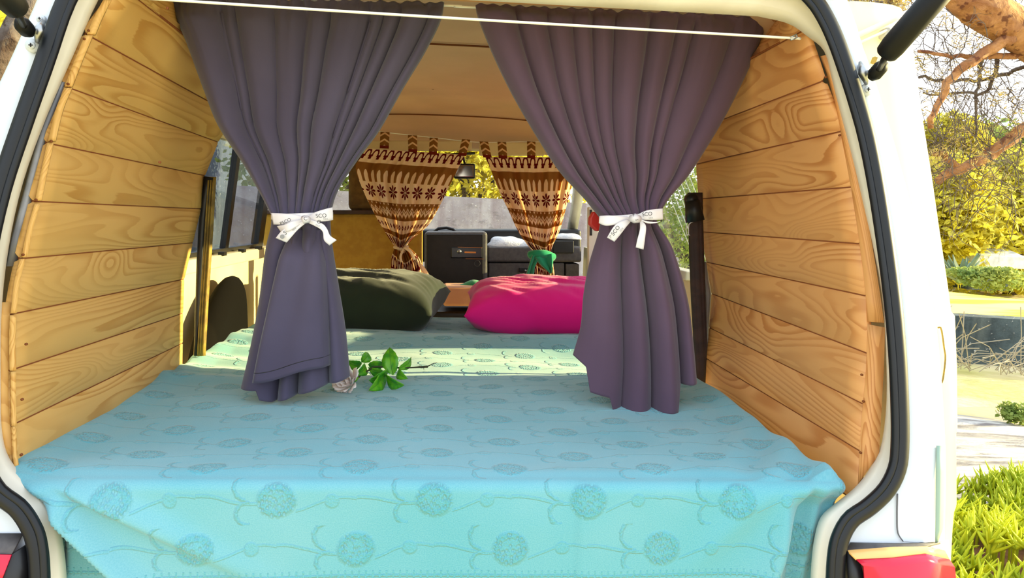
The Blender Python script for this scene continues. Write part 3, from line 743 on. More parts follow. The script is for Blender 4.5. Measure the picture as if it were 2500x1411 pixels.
NU, NV = 260, 300
def blanket_pt(u, v):                   # v: 0 at front edge, + along the bed, - down the front
    fr = (u+.71)/1.39
    n1 = noise.noise(Vector((u*2.2, v*2.5, 1)))*.016 + noise.noise(Vector((u*7, v*9, 4)))*.0035
    R = .018
    zt = .85
    if v >= 0:
        Y = v; z = zt
        z += .028*math.exp(-((v-1.28)/.13)**2)*(.6+.4*math.sin(u*3+1)) + .012*sm(1.0, 1.3, v)
        z += .010*math.exp(-((v-.72-.05*u)/.05)**2)*sm(.1, -.5, u)
        z += .005*math.sin(v*46+u*6+3*noise.noise(Vector((u*3, v*2, 8))))*sm(.55, .8, v)*sm(1.5, 1.1, v)*sm(-.15, -.55, u)
        z -= .02*sm(.03, 0, v)*.3
        z += n1*sm(0, .08, v)
        x = u
        # edges roll up against the boards
        z += .012*sm(.60, .66, u)-.03*sm(.655, .69, u)+.008*sm(-.62, -.68, u)-.03*sm(-.695, -.72, u)
        # right wavy folds near the corner
        z += .010*math.sin((u*1.0-v*.6)*60)*sm(.42, .62, u)*sm(.5, .1, v)*.6
        return Vector((x, Y+.02, z))
    t = -v; a = min(t/R, math.pi/2)
    Y = .02-R*math.sin(a); z = zt-.006-R*(1-math.cos(a))
    if t > R*math.pi/2: z -= t-R*math.pi/2
    n2 = noise.noise(Vector((u*3, v*1.2, 7)))*.010
    Y += n2*sm(0, .1, t)
    # draped folds at the left corner and the right corner
    c = u+.655-t*.95; k = sm(.0, .05, t)
    Y -= (.034*math.exp(-(c/.030)**2) if c > 0 else .034*math.exp(-(c/.010)**2))*k
    if c < 0: Y += .022*k*sm(-.005, -.03, c)
    c = u+.625-t*1.9; Y -= .022*(math.exp(-(c/.05)**2) if c > 0 else math.exp(-(c/.014)**2))*k*sm(.22, .02, t)
    c = u+.69-t*.45; Y -= .016*math.exp(-(c/.014)**2)*k
    c = u-.615+t*.35; Y -= .022*(math.exp(-(c/.035)**2) if c < 0 else math.exp(-(c/.010)**2))*k
    c = u-.645+t*.15; Y -= .014*math.exp(-(c/.012)**2)*k
    c = u-.56+t*.9; Y -= .010*math.exp(-(c/.03)**2)*k*sm(.2, .03, t)
    c = u-.22; Y -= .004*sm(-.004, .004, c)*sm(.4, .2, c)
    Y += (.045*sm(-.590, -.625, u)+.035*sm(.565, .60, u))*sm(.015, .06, t)
    return Vector((u, Y, z))
rows = []; uv = []
vs = [-.42+.42*i/110 for i in range(110)] + [1.9*(i/190)**1.15 for i in range(191)]
for v in vs:
    r = []
    for i in range(NU+1):
        u = -.715+1.39*i/NU; r.append(blanket_pt(u, v)); uv.append((u+.015, v-.0))
    rows.append(r)
bk = loft('bed_blanket', rows, M_blank, None, uvs=uv)
tag(bk, 'turquoise embossed blanket spread over the bed and hanging down its front', 'blanket')
solid(bk, .006, -1)

# ================================================================== PILLOWS
def pillow(name, c, size, rotz, tilt, mat, seed, wr=1.0, exp=4.5):
    n = 56; V = []; Fc = []
    def pt(i, j, s):
        a = -1+2*i/n; b = -1+2*j/n
        pin = 1-.07*(1-abs(a)**1.5)*(abs(b)**6) ; pin2 = 1-.07*(1-abs(b)**1.5)*(abs(a)**6)
        x = a*size[0]/2*pin2; y = b*size[1]/2*pin
        h = ((1-abs(a)**exp)*(1-abs(b)**exp))
        h = max(0, h)**.5
        w = noise.noise(Vector((a*1.6+b*2.2+seed, b*1.2-a*.6, seed)))*.16 + (1-abs(noise.noise(Vector((a*3+b*3.5+seed, b*1.6-a*.8, seed*2))))*3)*.055 + (1-abs(noise.noise(Vector((a*7+b*5+seed, b*2.5-a*1.5, seed*3))))*3)*.02
        # radiating creases from the corners
        cr_ = math.sin(9*math.atan2(b+1.2, a+1.15)+seed)*.05*sm(1.5, .2, math.hypot(a+1, b+1))
        z = s*h*size[2]/2*(1+(w+cr_)*wr) if h > 0 else 0
        return Vector((x, y, z))
    for s in (1, -1):
        for i in range(n+1):
            for j in range(n+1): V.append(pt(i, j, s if 0 < i < n and 0 < j < n else 0))
    m = (n+1)*(n+1)
    for i in range(n):
        for j in range(n):
            k = i*(n+1)+j; Fc.append((k, k+n+1, k+n+2, k+1)); Fc.append((m+k, m+k+1, m+k+n+2, m+k+n+1))
    Rm = Matrix.Rotation(rotz, 3, 'Z') @ Matrix.Rotation(tilt, 3, 'X')
    V = [Vector(c)+Rm @ v for v in V]
    o = mk(name, V, Fc, mat); bm = bmesh.new(); bm.from_mesh(o.data); bmesh.ops.remove_doubles(bm, verts=bm.verts, dist=1e-5); bm.to_mesh(o.data); bm.free()
    return o
cp = at(1320, 768, 1.72); pk = pillow('bed_pillow', (cp.x+.02, 1.70, .945), (.62, .40, .19), -.05, .12, M_pink, 3.1)
tag(pk, 'bright magenta pink pillow lying on the bed behind the right curtain', 'pillow')
cp = at(900, 735, 1.72); pg = pillow('bed_pillow', (cp.x-.02, 1.70, .950), (.60, .42, .20), -.16, .12, M_green, 9.4)
tag(pg, 'dark green pillow lying on the bed behind the left curtain', 'pillow')
# dark form added for the shadow shape on the left wall
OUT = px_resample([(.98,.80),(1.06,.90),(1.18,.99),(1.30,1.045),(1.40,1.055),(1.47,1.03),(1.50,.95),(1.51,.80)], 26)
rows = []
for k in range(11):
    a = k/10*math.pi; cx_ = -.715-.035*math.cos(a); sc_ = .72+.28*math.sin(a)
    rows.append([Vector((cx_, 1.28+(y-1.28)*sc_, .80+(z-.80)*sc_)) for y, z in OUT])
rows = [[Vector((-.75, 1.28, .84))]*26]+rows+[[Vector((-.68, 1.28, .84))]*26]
dk = loft('shadow_form', rows, Mat('shadow_black', srgb(14,11,9), .95, spec=.1).m)
tag(dk, 'black cushion-like form added for the dark shadow shape on the left wall', 'shadow form')

# ================================================================== GREY CURTAINS
def curtain(name, L, Rr, skirtL, skirtR, hem, Y0, mat, seed, label, nf, group, nu=220, ntop=110, nsk=90):
    Lp = px_resample(L, ntop); Rp = px_resample(Rr, ntop); SL = px_resample(skirtL, nsk); SR = px_resample(skirtR, nsk)
    rows = []; uv = []
    rnd = random.Random(seed); ph = [rnd.uniform(0, 6.28) for _ in range(8)]; am = [rnd.uniform(.55, 1.25) for _ in range(40)]
    def ridges(n_, lo, hi, h0, h1):
        out = []; c = lo
        wts = [rnd.uniform(.5, 1.6) for _ in range(n_)]; tot = sum(wts); acc = 0
        for w_ in wts: out.append((lo+(hi-lo)*(acc+w_/2)/tot, (hi-lo)*w_/tot*rnd.uniform(.30, .46), rnd.uniform(h0, h1), rnd.uniform(0, 6.3))); acc += w_
        return out
    RU = ridges(nf, .0, 1.0, .6, 1.25); RV = ridges(nf+3, .02, .98, .05, .28); RS = [(c, w*1.15, h, p) for c, w, h, p in ridges(4, .0, 1.0, .6, 1.1)]; RG = ridges(26, 0, 1, .3, 1.0)
    def caps(n_, lo, hi, h0, h1):
        wts = [rnd.uniform(.45, 1.7) for _ in range(n_)]; tot = sum(wts); acc = 0; out = []
        for w_ in wts: out.append((lo+(hi-lo)*(acc+w_/2)/tot, (hi-lo)*w_/tot*.53, rnd.uniform(h0, h1), 0)); acc += w_
        return out
    def cap(s, RR, t=0):
        s2 = s+.012*math.sin(t*4+ph[1])*math.sin(s*math.pi)
        return max([h*max(0, 1-((s2-c)/w)**2)**.62 for c, w, h, p in RR]+[0])*w_amp(RR, s2)
    def w_amp(RR, s2):
        for c, w, h, p in RR:
            if abs(s2-c) <= w: return min(1.25, .45+w*9)
        return 1
    CU = caps(nf+2, 0, 1, .6, 1.15); CS = caps(4, 0, 1, .7, 1.1)
    def fold(s, RR, t=0, sh=1.7):
        return sum(h*math.exp(-abs((s-c-.012*math.sin(t*4+p))/w)**sh) for c, w, h, p in RR if abs(s-c) < w*3.2)
    for i in range(ntop+nsk-1):
        if i < ntop:
            t = i/(ntop-1); l, r = Lp[i], Rp[i]; tt = t; sk = 0
        else:
            sk = (i-ntop+1)/(nsk-1); l, r = SL[i-ntop+1], SR[i-ntop+1]; tt = 1
        row = []
        tie = math.exp(-((tt-1)/.10)**2) if sk == 0 else math.exp(-(sk/.16)**2)
        for j in range(nu+1):
            s = j/nu
            x = l[0]+(r[0]-l[0])*s; y = l[1]+(r[1]-l[1])*s
            if sk > 0: y += interp(hem, s)*sk**1.6
            # sag of the gathered cloth between edge and tie
            if sk == 0: y += 6*math.sin(s*math.pi)*tt*0
            ga = math.exp(-tt/.10) if sk == 0 else 0
            up = (1-sm(0, .25, sk)) if sk > 0 else 1
            width = abs(r[0]-l[0])/700
            A = .042*(.25+.75*sm(0, .16, tt))*(.55+.45*width)*(1-.45*tie)
            d = up*A*(cap(s, CU, tt)+.5*fold(s, RV, tt)) + (1-up)*(.050*cap(s, CS, sk)*sm(.0, .4, sk)+.004*fold(s, RV, sk))
            d += (ga+.12*(1-sm(.1, .5, tt))*up)*.013*fold(s, RG, tt)*(1 if i > 0 else .4)
            d += tie*.045*math.sqrt(max(0, 1-(2*s-1)**2))
            if i < 3: y += 2.2*math.sin(s*140+ph[5])+1.5*math.sin(s*61+ph[6])
            P = at(x, y, Y0); row.append(P+Vector((0, -d, 0))); uv.append((s, i/200))
        rows.append(row)
    o = loft(name, rows, mat, None, uvs=uv); solid(o, .0016); tag(o, label, 'curtain', group); return o
LY = .50
cg = 'plain curtains hung inside the hatch'
cur1 = curtain('hanging_curtain', [(424,-4),(440,55),(462,110),(500,215),(537,308),(597,400),(640,475),(668,528)], [(1084,10),(1074,57),(1037,131),(983,220),(927,319),(877,386),(826,465),(806,524)],
    [(668,528),(662,560),(650,620),(635,740),(612,860),(592,945)], [(806,524),(808,560),(814,605),(830,705),(845,800),(856,915)],
    [(0,0),(.17,4),(.2,27),(.3,38),(.5,28),(.75,12),(1,0)], LY, M_cl, 11, 'slate grey curtain on the left, tied with a white ribbon', 8, cg)
cur2 = curtain('hanging_curtain', [(1161,14),(1168,50),(1201,133),(1248,230),(1309,335),(1366,421),(1424,484),(1464,532)], [(1872,44),(1856,94),(1820,180),(1766,288),(1712,378),(1676,432),(1632,484),(1602,530)],
    [(1464,532),(1462,560),(1437,641),(1423,717),(1416,794),(1397,864)], [(1602,530),(1604,550),(1637,611),(1671,726),(1685,830),(1694,926)],
    [(0,0),(.09,18),(.12,76),(.28,80),(.31,110),(.5,106),(.81,78),(.84,16),(1,0)], LY, M_crt, 23, 'plum grey curtain on the right, tied with a white ribbon', 8, cg)
# seam stitched near the left curtain's hem
# front flap of the left curtain with its own hem
fl_, fr_ = px_resample([(712,560),(694,640),(672,740),(650,840),(634,920)], 40), px_resample([(796,560),(806,640),(811,720),(813,800),(814,880)], 40)
rows = []
for i in range(40):
    t = i/39; r = []
    for j in range(31):
        q = j/30; d = .060+.018*math.sin(math.pi*q)**.5+.008*math.sin(q*9+t*2)*(1-.5*t)-.05*sm(.25, 0, t)-.02*sm(.9, 1, q)
        r.append(at(fl_[i][0]+(fr_[i][0]-fl_[i][0])*q, fl_[i][1]+(fr_[i][1]-fl_[i][1])*q+(4*math.sin(q*7)*t if i > 30 else 0), LY)+Vector((0, -d, 0)))
    rows.append(r)
flap = solid(loft('curtain_flap', rows, M_cl, cur1), .002)
m_ = MB(); m_.tube([p+Vector((0, -.0012, 0)) for p in rows[36]], .0007, 5); m_.build('hem_stitching', M_dark, flap, True)
# cords
def cord(name, pts, r, label, par=None):
    m_ = MB(); m_.tube(resample(pts, 30), r, 8); o = m_.build(name, M_cord, par, True)
    if par is None: tag(o, label, 'cord')
    return o
c0 = at(1940,93,.20)
cord('elastic_cord', [at(250,-14,.16), at(430,1,.165), at(1100,44,.18), at(1880,90,.195), c0], .0024, 'white cord stretched across the opening in front of both curtains')
m_ = MB(); m_.tube([at(x, y, .195) for x, y in ((1928,92),(1938,88),(1944,84),(1946,90),(1938,96),(1930,97))], .0016, 6); m_.build('cord_hook', M_steel, bpy.data.objects['elastic_cord'], True)
cord('curtain_cord', [at(405,-16,.512), at(1084,13,.512), at(1162,18,.512), at(1890,50,.512)], .0028, 'white cord the two plain curtains hang from')

# ================================================================== RIBBONS
def text_obj(body, px, py, ang, hpx, Y, mat, parent, name='printed_letters'):
    cu = bpy.data.curves.new(name, 'FONT'); cu.body = body; cu.size = 1; cu.align_x = 'CENTER'; cu.align_y = 'CENTER'
    tmp = bpy.data.objects.new('tmp', cu); COL.objects.link(tmp); bpy.context.view_layer.update()
    me = bpy.data.meshes.new_from_object(tmp.evaluated_get(bpy.context.evaluated_depsgraph_get()))
    bpy.data.objects.remove(tmp); sc = (hpx/F)*(Y-CAM.y)*1.38
    c = at(px, py, Y); ca, sa = math.cos(ang), math.sin(ang)
    V = [c+Vector(((v.co.x*ca-v.co.y*sa)*sc, 0, (v.co.x*sa+v.co.y*ca)*sc)) for v in me.vertices]
    Fc = [tuple(p.vertices) for p in me.polygons]; bpy.data.meshes.remove(me)
    return mk(name, V, Fc, mat, parent, False)
def rib_strip(name, top, bot, dep, mat, parent, n=24, Y=.43):
    T = px_resample(top, n); B = px_resample(bot, n); rows = []
    for k in range(5):
        a = k/4; rows.append([at(tx+(bx-tx)*a, ty+(by-ty)*a, Y - dep(i/(n-1))) for i, ((tx, ty), (bx, by)) in enumerate(zip(T, B))])
    return solid(loft(name, rows, mat, parent), .0012)
def ribbon(pxs, label, key):
    t = empty('ribbon_bow', at(pxs[0], pxs[1], LY-.05), label, 'ribbon', 'white ribbons tied round the plain curtains'); return t
YR = .422
b1 = ribbon((745,540), 'white printed ribbon tied in a bow round the left curtain', 0)
# band round the back
def band(cx0, cx1, y0, y1, h, par):
    rows = []
    for k in range(4):
        r = []
        for j in range(33):
            a = j/32*2*math.pi; cxx = (cx0+cx1)/2; hw = (cx1-cx0)/2
            xx = cxx+hw*math.cos(a); yy = y0+(y1-y0)*(.5+.5*math.cos(a))+h*(k/3-.5)
            r.append(at(xx, yy, LY-.02)+Vector((0, -.062*math.sin(a), 0)))
        rows.append(r)
    return solid(loft('ribbon_band', rows, M_rib, par), .0012)
band(664, 812, 530, 524, 12, b1)
rib_strip('bow_loop', [(745,530),(720,524),(690,521),(662,520)], [(748,540),(722,545),(690,548),(668,548)], lambda a: .012*math.sin(a*3.1), M_rib, b1, Y=YR)
rib_strip('bow_loop', [(748,530),(770,518),(795,510),(812,506)], [(752,542),(775,541),(795,540),(813,537)], lambda a: .012*math.sin(a*3.1), M_rib, b1, Y=YR)
rib_strip('bow_loop', [(740,534),(715,540),(695,548),(676,552)], [(745,541),(720,556),(700,566),(686,566)], lambda a: .02*math.sin(a*3.1), M_rib, b1, Y=YR-.004)
rib_strip('ribbon_tail', [(742,538),(720,548),(690,562),(673,581)], [(750,542),(728,560),(712,578),(700,592)], lambda a: .012*math.sin(a*2.5), M_rib, b1, Y=YR-.008)
rib_strip('ribbon_tail', [(752,534),(785,545),(798,558),(806,575),(822,586)], [(750,543),(775,555),(788,566),(791,586),(804,599)], lambda a: .012*math.sin(a*2.5), M_rib, b1, Y=YR-.008)
m_ = MB(); m_.tube([at(741,533,YR-.02), at(745,536,YR-.028), at(753,536,YR-.02)], [.006,.0095,.007], 10); m_.build('bow_knot', M_rib, b1, True)
text_obj('SCO', 784, 527, .08, 9.5, YR-.018, M_ink, b1); text_obj('tex', 795, 534, .05, 6, YR-.018, M_inkg, b1)
text_obj('O', 779, 542, -.2, 9, YR-.025, M_ink, b1); text_obj('tex', 776, 550, -.35, 6, YR-.025, M_inkg, b1)
text_obj('C', 746, 534, .1, 9, YR-.042, M_ink, b1); text_obj('S', 696, 569, .62, 10, YR-.026, M_ink, b1); text_obj('tex', 718, 559, .75, 6, YR-.026, M_inkg, b1)
text_obj('PSCO', 697, 541, .45, 8, YR-.020, M_ink, b1)
MB().disc(at(689,578,YR-.0255), (0,1,0), .0045, .001, 14).build('printed_dot', M_inkg, b1)
b2 = ribbon((1548,535), 'white printed ribbon tied in a bow round the right curtain', 1)
band(1464, 1606, 534, 524, 12, b2)
rib_strip('bow_loop', [(1540,530),(1510,527),(1485,526),(1464,527)], [(1540,538),(1510,547),(1480,551),(1462,545)], lambda a: .014*math.sin(a*3.1), M_rib, b2, Y=YR)
rib_strip('bow_loop', [(1552,526),(1575,515),(1595,511),(1618,509)], [(1560,537),(1580,537),(1600,537),(1619,536)], lambda a: .012*math.sin(a*3.1), M_rib, b2, Y=YR)
rib_strip('bow_loop', [(1560,534),(1580,540),(1600,542),(1612,540)], [(1560,536),(1580,545),(1598,545),(1612,541)], lambda a: .01, M_rib, b2, Y=YR)
rib_strip('ribbon_tail', [(1530,535),(1512,542),(1497,555),(1482,580)], [(1540,541),(1528,555),(1515,572),(1500,590)], lambda a: .012*math.sin(a*2.5), M_rib, b2, Y=YR-.008)
rib_strip('ribbon_tail', [(1562,538),(1562,560),(1556,585),(1552,604)], [(1566,538),(1577,552),(1575,580),(1571,609)], lambda a: .012*math.sin(a*2.5), M_rib, b2, Y=YR-.008)
m_ = MB(); m_.tube([at(1540,533,YR-.02), at(1549,533,YR-.028), at(1560,535,YR-.02)], [.007,.0105,.008], 10); m_.build('bow_knot', M_rib, b2, True)
text_obj('SCO', 1580, 523, .14, 9.5, YR-.018, M_ink, b2); text_obj('tex', 1589, 531, .08, 6, YR-.018, M_inkg, b2)
text_obj('SCO', 1503, 563, .95, 10, YR-.026, M_ink, b2); text_obj('tex', 1517, 560, .95, 6.5, YR-.026, M_inkg, b2); text_obj('P', 1491, 578, .95, 8, YR-.022, M_inkg, b2)
text_obj('ex', 1555, 536, .3, 6, YR-.044, M_ink, b2); text_obj('P', 1547, 526, .3, 6, YR-.044, M_ink, b2)
# red handle behind the bow
m_ = MB(); P = [(1441,532),(1450,515),(1470,530),(1472,560),(1458,566),(1440,548)]
m_.add([at(x, y, .60) for x, y in P]+[at(x, y, .60)+Vector((0,.03,0)) for x, y in P], [tuple(range(6))[::-1], tuple(range(6,12))]+[(i,(i+1)%6,6+(i+1)%6,6+i) for i in range(6)])
o = m_.build('red_clip', M_redm); bevel(o, .004); tag(o, 'red plastic clip behind the bow of the right curtain', 'clip')

# ================================================================== ROSE
YRs = .66
rose = empty('cut_rose', atz(850, 945, .86), 'white rose with green leaves lying on the blanket beside the left curtain', 'flower')
def leaf(base, tip, w, Y, Yt, bend=.01):
    n = 10; V = []; Fc = []; A = at(*base, Y); B = at(*tip, Yt); ax = (B-A); perp = ax.cross(Vector((0, 1, .4))).normalized(); up = perp.cross(ax).normalized()
    if up.y > 0: up = -up
    for i in range(n+1):
        t = i/n; wd_ = w*(math.sin(math.pi*min(1, t**.8))**.85)*(1 if t < .97 else .5)
        c = A+ax*t+up*bend*math.sin(t*math.pi)
        ser = 1+.07*(i % 2)
        for k in (-1, -.5, 0, .5, 1): V.append(c+perp*wd_*.5*k*ser+up*abs(k)*wd_*.14)
    for i in range(n):
        for k in range(4): q = i*5+k; Fc.append((q, q+1, q+6, q+5))
    o = solid(mk('leaf', V, Fc, M_leaf, rose), .0006)
    m_ = MB(); m_.tube([A+ax*i/6+up*(bend*math.sin(i/6*math.pi)+.0008) for i in range(7)], .0007, 5); m_.build('leaf_rib', M_rib2, o, True)
sc8 = lambda x, y: (780+x/8.333, 820+y/8.333)
for b, t, w, Y, Yt in [((860,570),(560,500),.022,.70,.69),((850,535),(985,340),.020,.70,.72),((930,590),(720,790),.022,.69,.66),((990,580),(1320,540),.024,.71,.72),
    ((1500,800),(1430,235),.030,.69,.73),((1600,665),(1860,435),.018,.70,.74),((1620,660),(1800,870),.022,.69,.66),((1380,740),(1000,900),.036,.68,.64),
    ((1360,800),(1730,1000),.028,.67,.62),((1250,800),(1000,1110),.030,.67,.62),((1290,720),(990,640),.018,.70,.69)]:
    leaf(sc8(*b), sc8(*t), w*1.35, Y, Yt)
m_ = MB(); m_.tube(resample([at(*sc8(x, y), Y) for x, y, Y in ((790,850,.665),(850,790,.67),(1000,700,.68),(1120,630,.69),(1420,640,.70),(1750,650,.71),(2200,625,.74))], 30), [.0022]*24+[.0021,.002,.002,.0024,.003,.003], 8)
m_.tube([at(*sc8(2200,620),.74), at(*sc8(2300,570),.75), at(*sc8(2390,540),.76)], [.0016,.001,.0004], 6); m_.tube([at(*sc8(2120,640),.73), at(*sc8(2125,700),.72)], [.001,.0003], 5)
m_.tube([at(*sc8(1500,790),.69), at(*sc8(1420,650),.70)], .001, 6); m_.build('rose_stalk', M_stem, rose, True)
fc = at(*sc8(590,950), .62)
fl = empty('rose_flower', fc-rose.location); fl.parent = rose
rnd = random.Random(4)
for ring_, (n_, R_, H_, op) in enumerate(((3, .009, .030, .1), (4, .017, .032, .3), (5, .026, .032, .6), (5, .033, .026, 1.1))):
    m_ = MB()
    for k in range(n_):
        a0 = k/n_*2*math.pi+ring_*.7; V = []; Fc = []
        hh = H_*rnd.uniform(.85, 1.15)
        for i in range(7):
            for j in range(9):
                s = i/6; q = (j/8-.5)*2; wv = (4.2/n_)*math.sin(math.pi*(.25+.7*s)/1.1)*(1-.0*s)
                a = a0+q*wv*.62; rr = R_*(.35+.75*s**.7*(1+.25*op*s))+.0015*math.sin(q*6+k)*s
                V.append(Vector((math.cos(a)*rr, math.sin(a)*rr, (s-.2)*hh*(1-.22*q*q)-.006*op*max(0, s-.7)*3)))
        for i in range(6):
            for j in range(8): z = i*9+j; Fc.append((z, z+1, z+10, z+9))
        Rm = Matrix.Rotation(-1.15, 3, 'Y') @ Matrix.Rotation(.0, 3, 'X')
        tl = Vector((-.55, -.65, .45)).to_track_quat('Z', 'Y').to_matrix()
        m_.add([fc+tl @ v for v in V], Fc)
    solid(m_.build('petal_ring', M_petal, fl, True), .0005)
m_ = MB(); m_.tube([at(*sc8(790,850),.665), at(*sc8(740,880),.66), at(*sc8(700,900),.658)], [.0022,.005,.006], 8); m_.build('rose_hip', M_leaf, fl, True)

# ================================================================== PATTERNED CURTAINS
PY = 1.95
def pcurtain(topL, topR, edgeL, edgeR, skL, skR, seed, label, wfab):
    nt_, ns = 70, 40; nu = 150
    Lp = px_resample(edgeL, nt_); Rp = px_resample(edgeR, nt_); SL = px_resample(skL, ns); SR = px_resample(skR, ns)
    rows = []; uv = []; rnd = random.Random(seed); ph = [rnd.uniform(0, 6.3) for _ in range(5)]; vv = [0]*(nu+1); prev = None
    for i in range(nt_+ns-1):
        l, r = (Lp[i], Rp[i]) if i < nt_ else (SL[i-nt_+1], SR[i-nt_+1]); t = min(1, i/(nt_-1)); row = []
        for j in range(nu+1):
            s = j/nu; x = l[0]+(r[0]-l[0])*s; y = l[1]+(r[1]-l[1])*s+ (7*math.sin(s*math.pi)*math.sin(t*math.pi))
            d = .018*sm(0, .3, t)*math.sin(s*2*math.pi*4.5+ph[0]+1.3*math.sin(s*6+ph[1]))+.006*math.sin(s*2*math.pi*9+ph[2])*sm(.0,.1,t)
            d += .03*math.exp(-((i-nt_)/6)**2)*math.sqrt(max(0, 1-(2*s-1)**2))
            P = at(x, y, PY)+Vector((0, -d, 0)); row.append(P)
            if prev: vv[j] += abs(P.z-prev[j].z)*1.0+.25*abs(P.x-prev[j].x)
            uv.append((s*wfab+seed, vv[j]))
        prev = row; rows.append(row)
    root = empty('patterned_curtain', at((topL[0]+topR[0])/2, 700, PY), label, 'curtain', 'nordic print curtains behind the front seats')
    solid(loft('curtain_cloth', rows, M_nord, root, uvs=uv), .001)
    return root
pc1 = pcurtain((892,361), (1132,377), [(895,362),(882,385),(870,412),(890,470),(920,530),(950,580),(965,602)], [(1136,378),(1118,412),(1096,456),(1072,505),(1045,550),(1010,580),(992,600)],
    [(965,602),(958,625),(956,660),(958,720)], [(992,600),(1015,620),(1030,650),(1036,720)], 3, 'brown and cream snowflake print curtain on the left, knotted with its own strip', .52)
pc2 = pcurtain((1180,380), (1400,392), [(1184,383),(1196,410),(1215,460),(1240,512),(1262,560),(1285,595),(1300,612)], [(1420,384),(1405,420),(1392,470),(1382,510),(1368,560),(1352,595),(1345,612)],
    [(1300,612),(1296,640),(1298,680),(1297,740)], [(1345,612),(1350,640),(1356,680),(1362,740)], 8, 'brown and cream snowflake print curtain on the right, tied with green cloth', .50)
def tabs(root, lst):
    for (x0, y0, x1, y1, w) in lst:
        rows = []; uv = []
        for k in range(5):
            a = k/4; cx = x0+(x1-x0)*a; cy = y0+(y1-y0)*a
            rows.append([at(cx-w/2, cy, PY-.004), at(cx+w/2, cy+1, PY-.004)]); uv += [(0, a), (1, a)]
        for k in range(3):      # over the cord and down behind
            pass
        o = solid(loft('tab_loop', rows, M_tab, root, uvs=uv), .004)
tabs(pc1, [(940,322,938,362,22),(1007,330,1008,371,22),(1059,336,1057,377,20),(1138,340,1128,380,20)])
tabs(pc2, [(1181,345,1190,384,21),(1225,346,1228,386,21),(1297,345,1297,386,20),(1385,345,1386,388,20)])
cord('front_cord', [at(860,312,PY), at(940,323,PY), at(1060,336,PY), at(1170,347,PY), at(1300,346,PY), at(1450,352,PY)], .0016, 'thin white cord the two snowflake print curtains hang from')
m_ = MB(); m_.tube([at(962,603,PY-.03), at(978,608,PY-.045), at(996,601,PY-.03)], .006, 8)
m_.tube(resample([at(986,606,PY-.045), at(978,625,PY-.05), at(980,640,PY-.05)], 8), .005, 6); m_.tube(resample([at(988,604,PY-.045), at(1003,615,PY-.05), at(1012,634,PY-.05)], 8), .007, 6)
m_.build('cloth_tie', M_nord, pc1, True)
rows = [[at(x, y, PY-.01) for x, y in px_resample([(1022,640),(1038,655),(1052,680),(1059,690)], 8)], [at(x, y, PY-.02) for x, y in px_resample([(1026,655),(1036,672),(1046,688),(1054,695)], 8)]]
solid(loft('curtain_hem_end', rows, M_nord, pc1), .004)
gt = empty('green_tie', at(1325,640,PY-.04), 'emerald green cloth knotted round the right snowflake print curtain', 'tie')
m_ = MB(); m_.tube(resample([at(1294,622,PY-.03), at(1310,620,PY-.055), at(1330,620,PY-.055), at(1350,628,PY-.02)], 12), .017, 10); m_.build('cloth_wrap', M_emer, gt, True)
def drape(P1, P2, nm, par, mat, Y, b=.02):
    A_ = px_resample(P1, 14); B_ = px_resample(P2, 14); rows = []
    for k in range(9):
        a = k/8; rows.append([at(x1+(x2-x1)*a, y1+(y2-y1)*a, Y)+Vector((0, -b*math.sin(a*9)*.4, 0)) for (x1, y1), (x2, y2) in zip(A_, B_)])
    return solid(loft(nm, rows, mat, par), .003)
drape([(1300,622),(1294,640),(1288,660),(1284,672)], [(1318,628),(1306,650),(1303,668),(1298,679)], 'cloth_end', gt, M_emer, PY-.06)
drape([(1305,628),(1318,645),(1335,660),(1343,668)], [(1350,618),(1350,635),(1348,650),(1347,666)], 'cloth_fold', gt, M_emer, PY-.065)

# things on the cab seats
m_ = MB(); A = [(1098,703),(1200,703),(1215,745),(1080,748)]
pq(1082,702,1230,748,2.15,.25,'peach_box', M_card, None, .012); tag(bpy.data.objects['peach_box'], 'peach coloured box on the front seat behind the pink pillow', 'box')
def heap(px, py, sx, sy, sz, Y, mat, name, label, cat, seed):
    c = at(px, py, Y); V = []; Fc = []; n, m2 = 28, 14
    for i in range(m2+1):
        for j in range(n):
            th = math.pi/2*i/m2; a = 2*math.pi*j/n; r = math.sin(th)
            v = Vector((r*math.cos(a)*sx, r*math.sin(a)*sy, math.cos(th)*sz)); w = 1+.22*noise.noise(Vector((v.x*14+seed, v.y*14, v.z*14))); V.append(c+Vector((v.x*w, v.y*w, v.z*w)))
    for i in range(m2):
        for j in range(n): Fc.append((i*n+j, (i+1)*n+j, (i+1)*n+(j+1) % n, i*n+(j+1) % n))
    o = mk(name, V, Fc, mat); return tag(o, label, cat)
heap(1155, 712, .10, .07, .05, 2.3, M_emer, 'green_cloth', 'green cloth heap beyond the peach box, left of the patterned curtain', 'cloth', 2)
heap(1290, 708, .07, .05, .04, 2.12, M_emer, 'green_cloth', 'green cloth showing just over the pink pillow by the curtain foot', 'cloth', 4)
heap(1378, 712, .05, .05, .04, 2.12, M_emer, 'green_cloth', 'small green cloth corner right of the patterned curtain foot', 'cloth', 6)
heap(1240, 601, .13, .08, .055, 3.08, M_towel, 'folded_towel', 'white towel lying in the dashboard shelf', 'towel', 3)
heap(1383, 583, .08, .05, .035, 3.06, M_towel, 'paper_sheet', 'crumpled white paper on the right end of the dashboard', 'paper', 8)

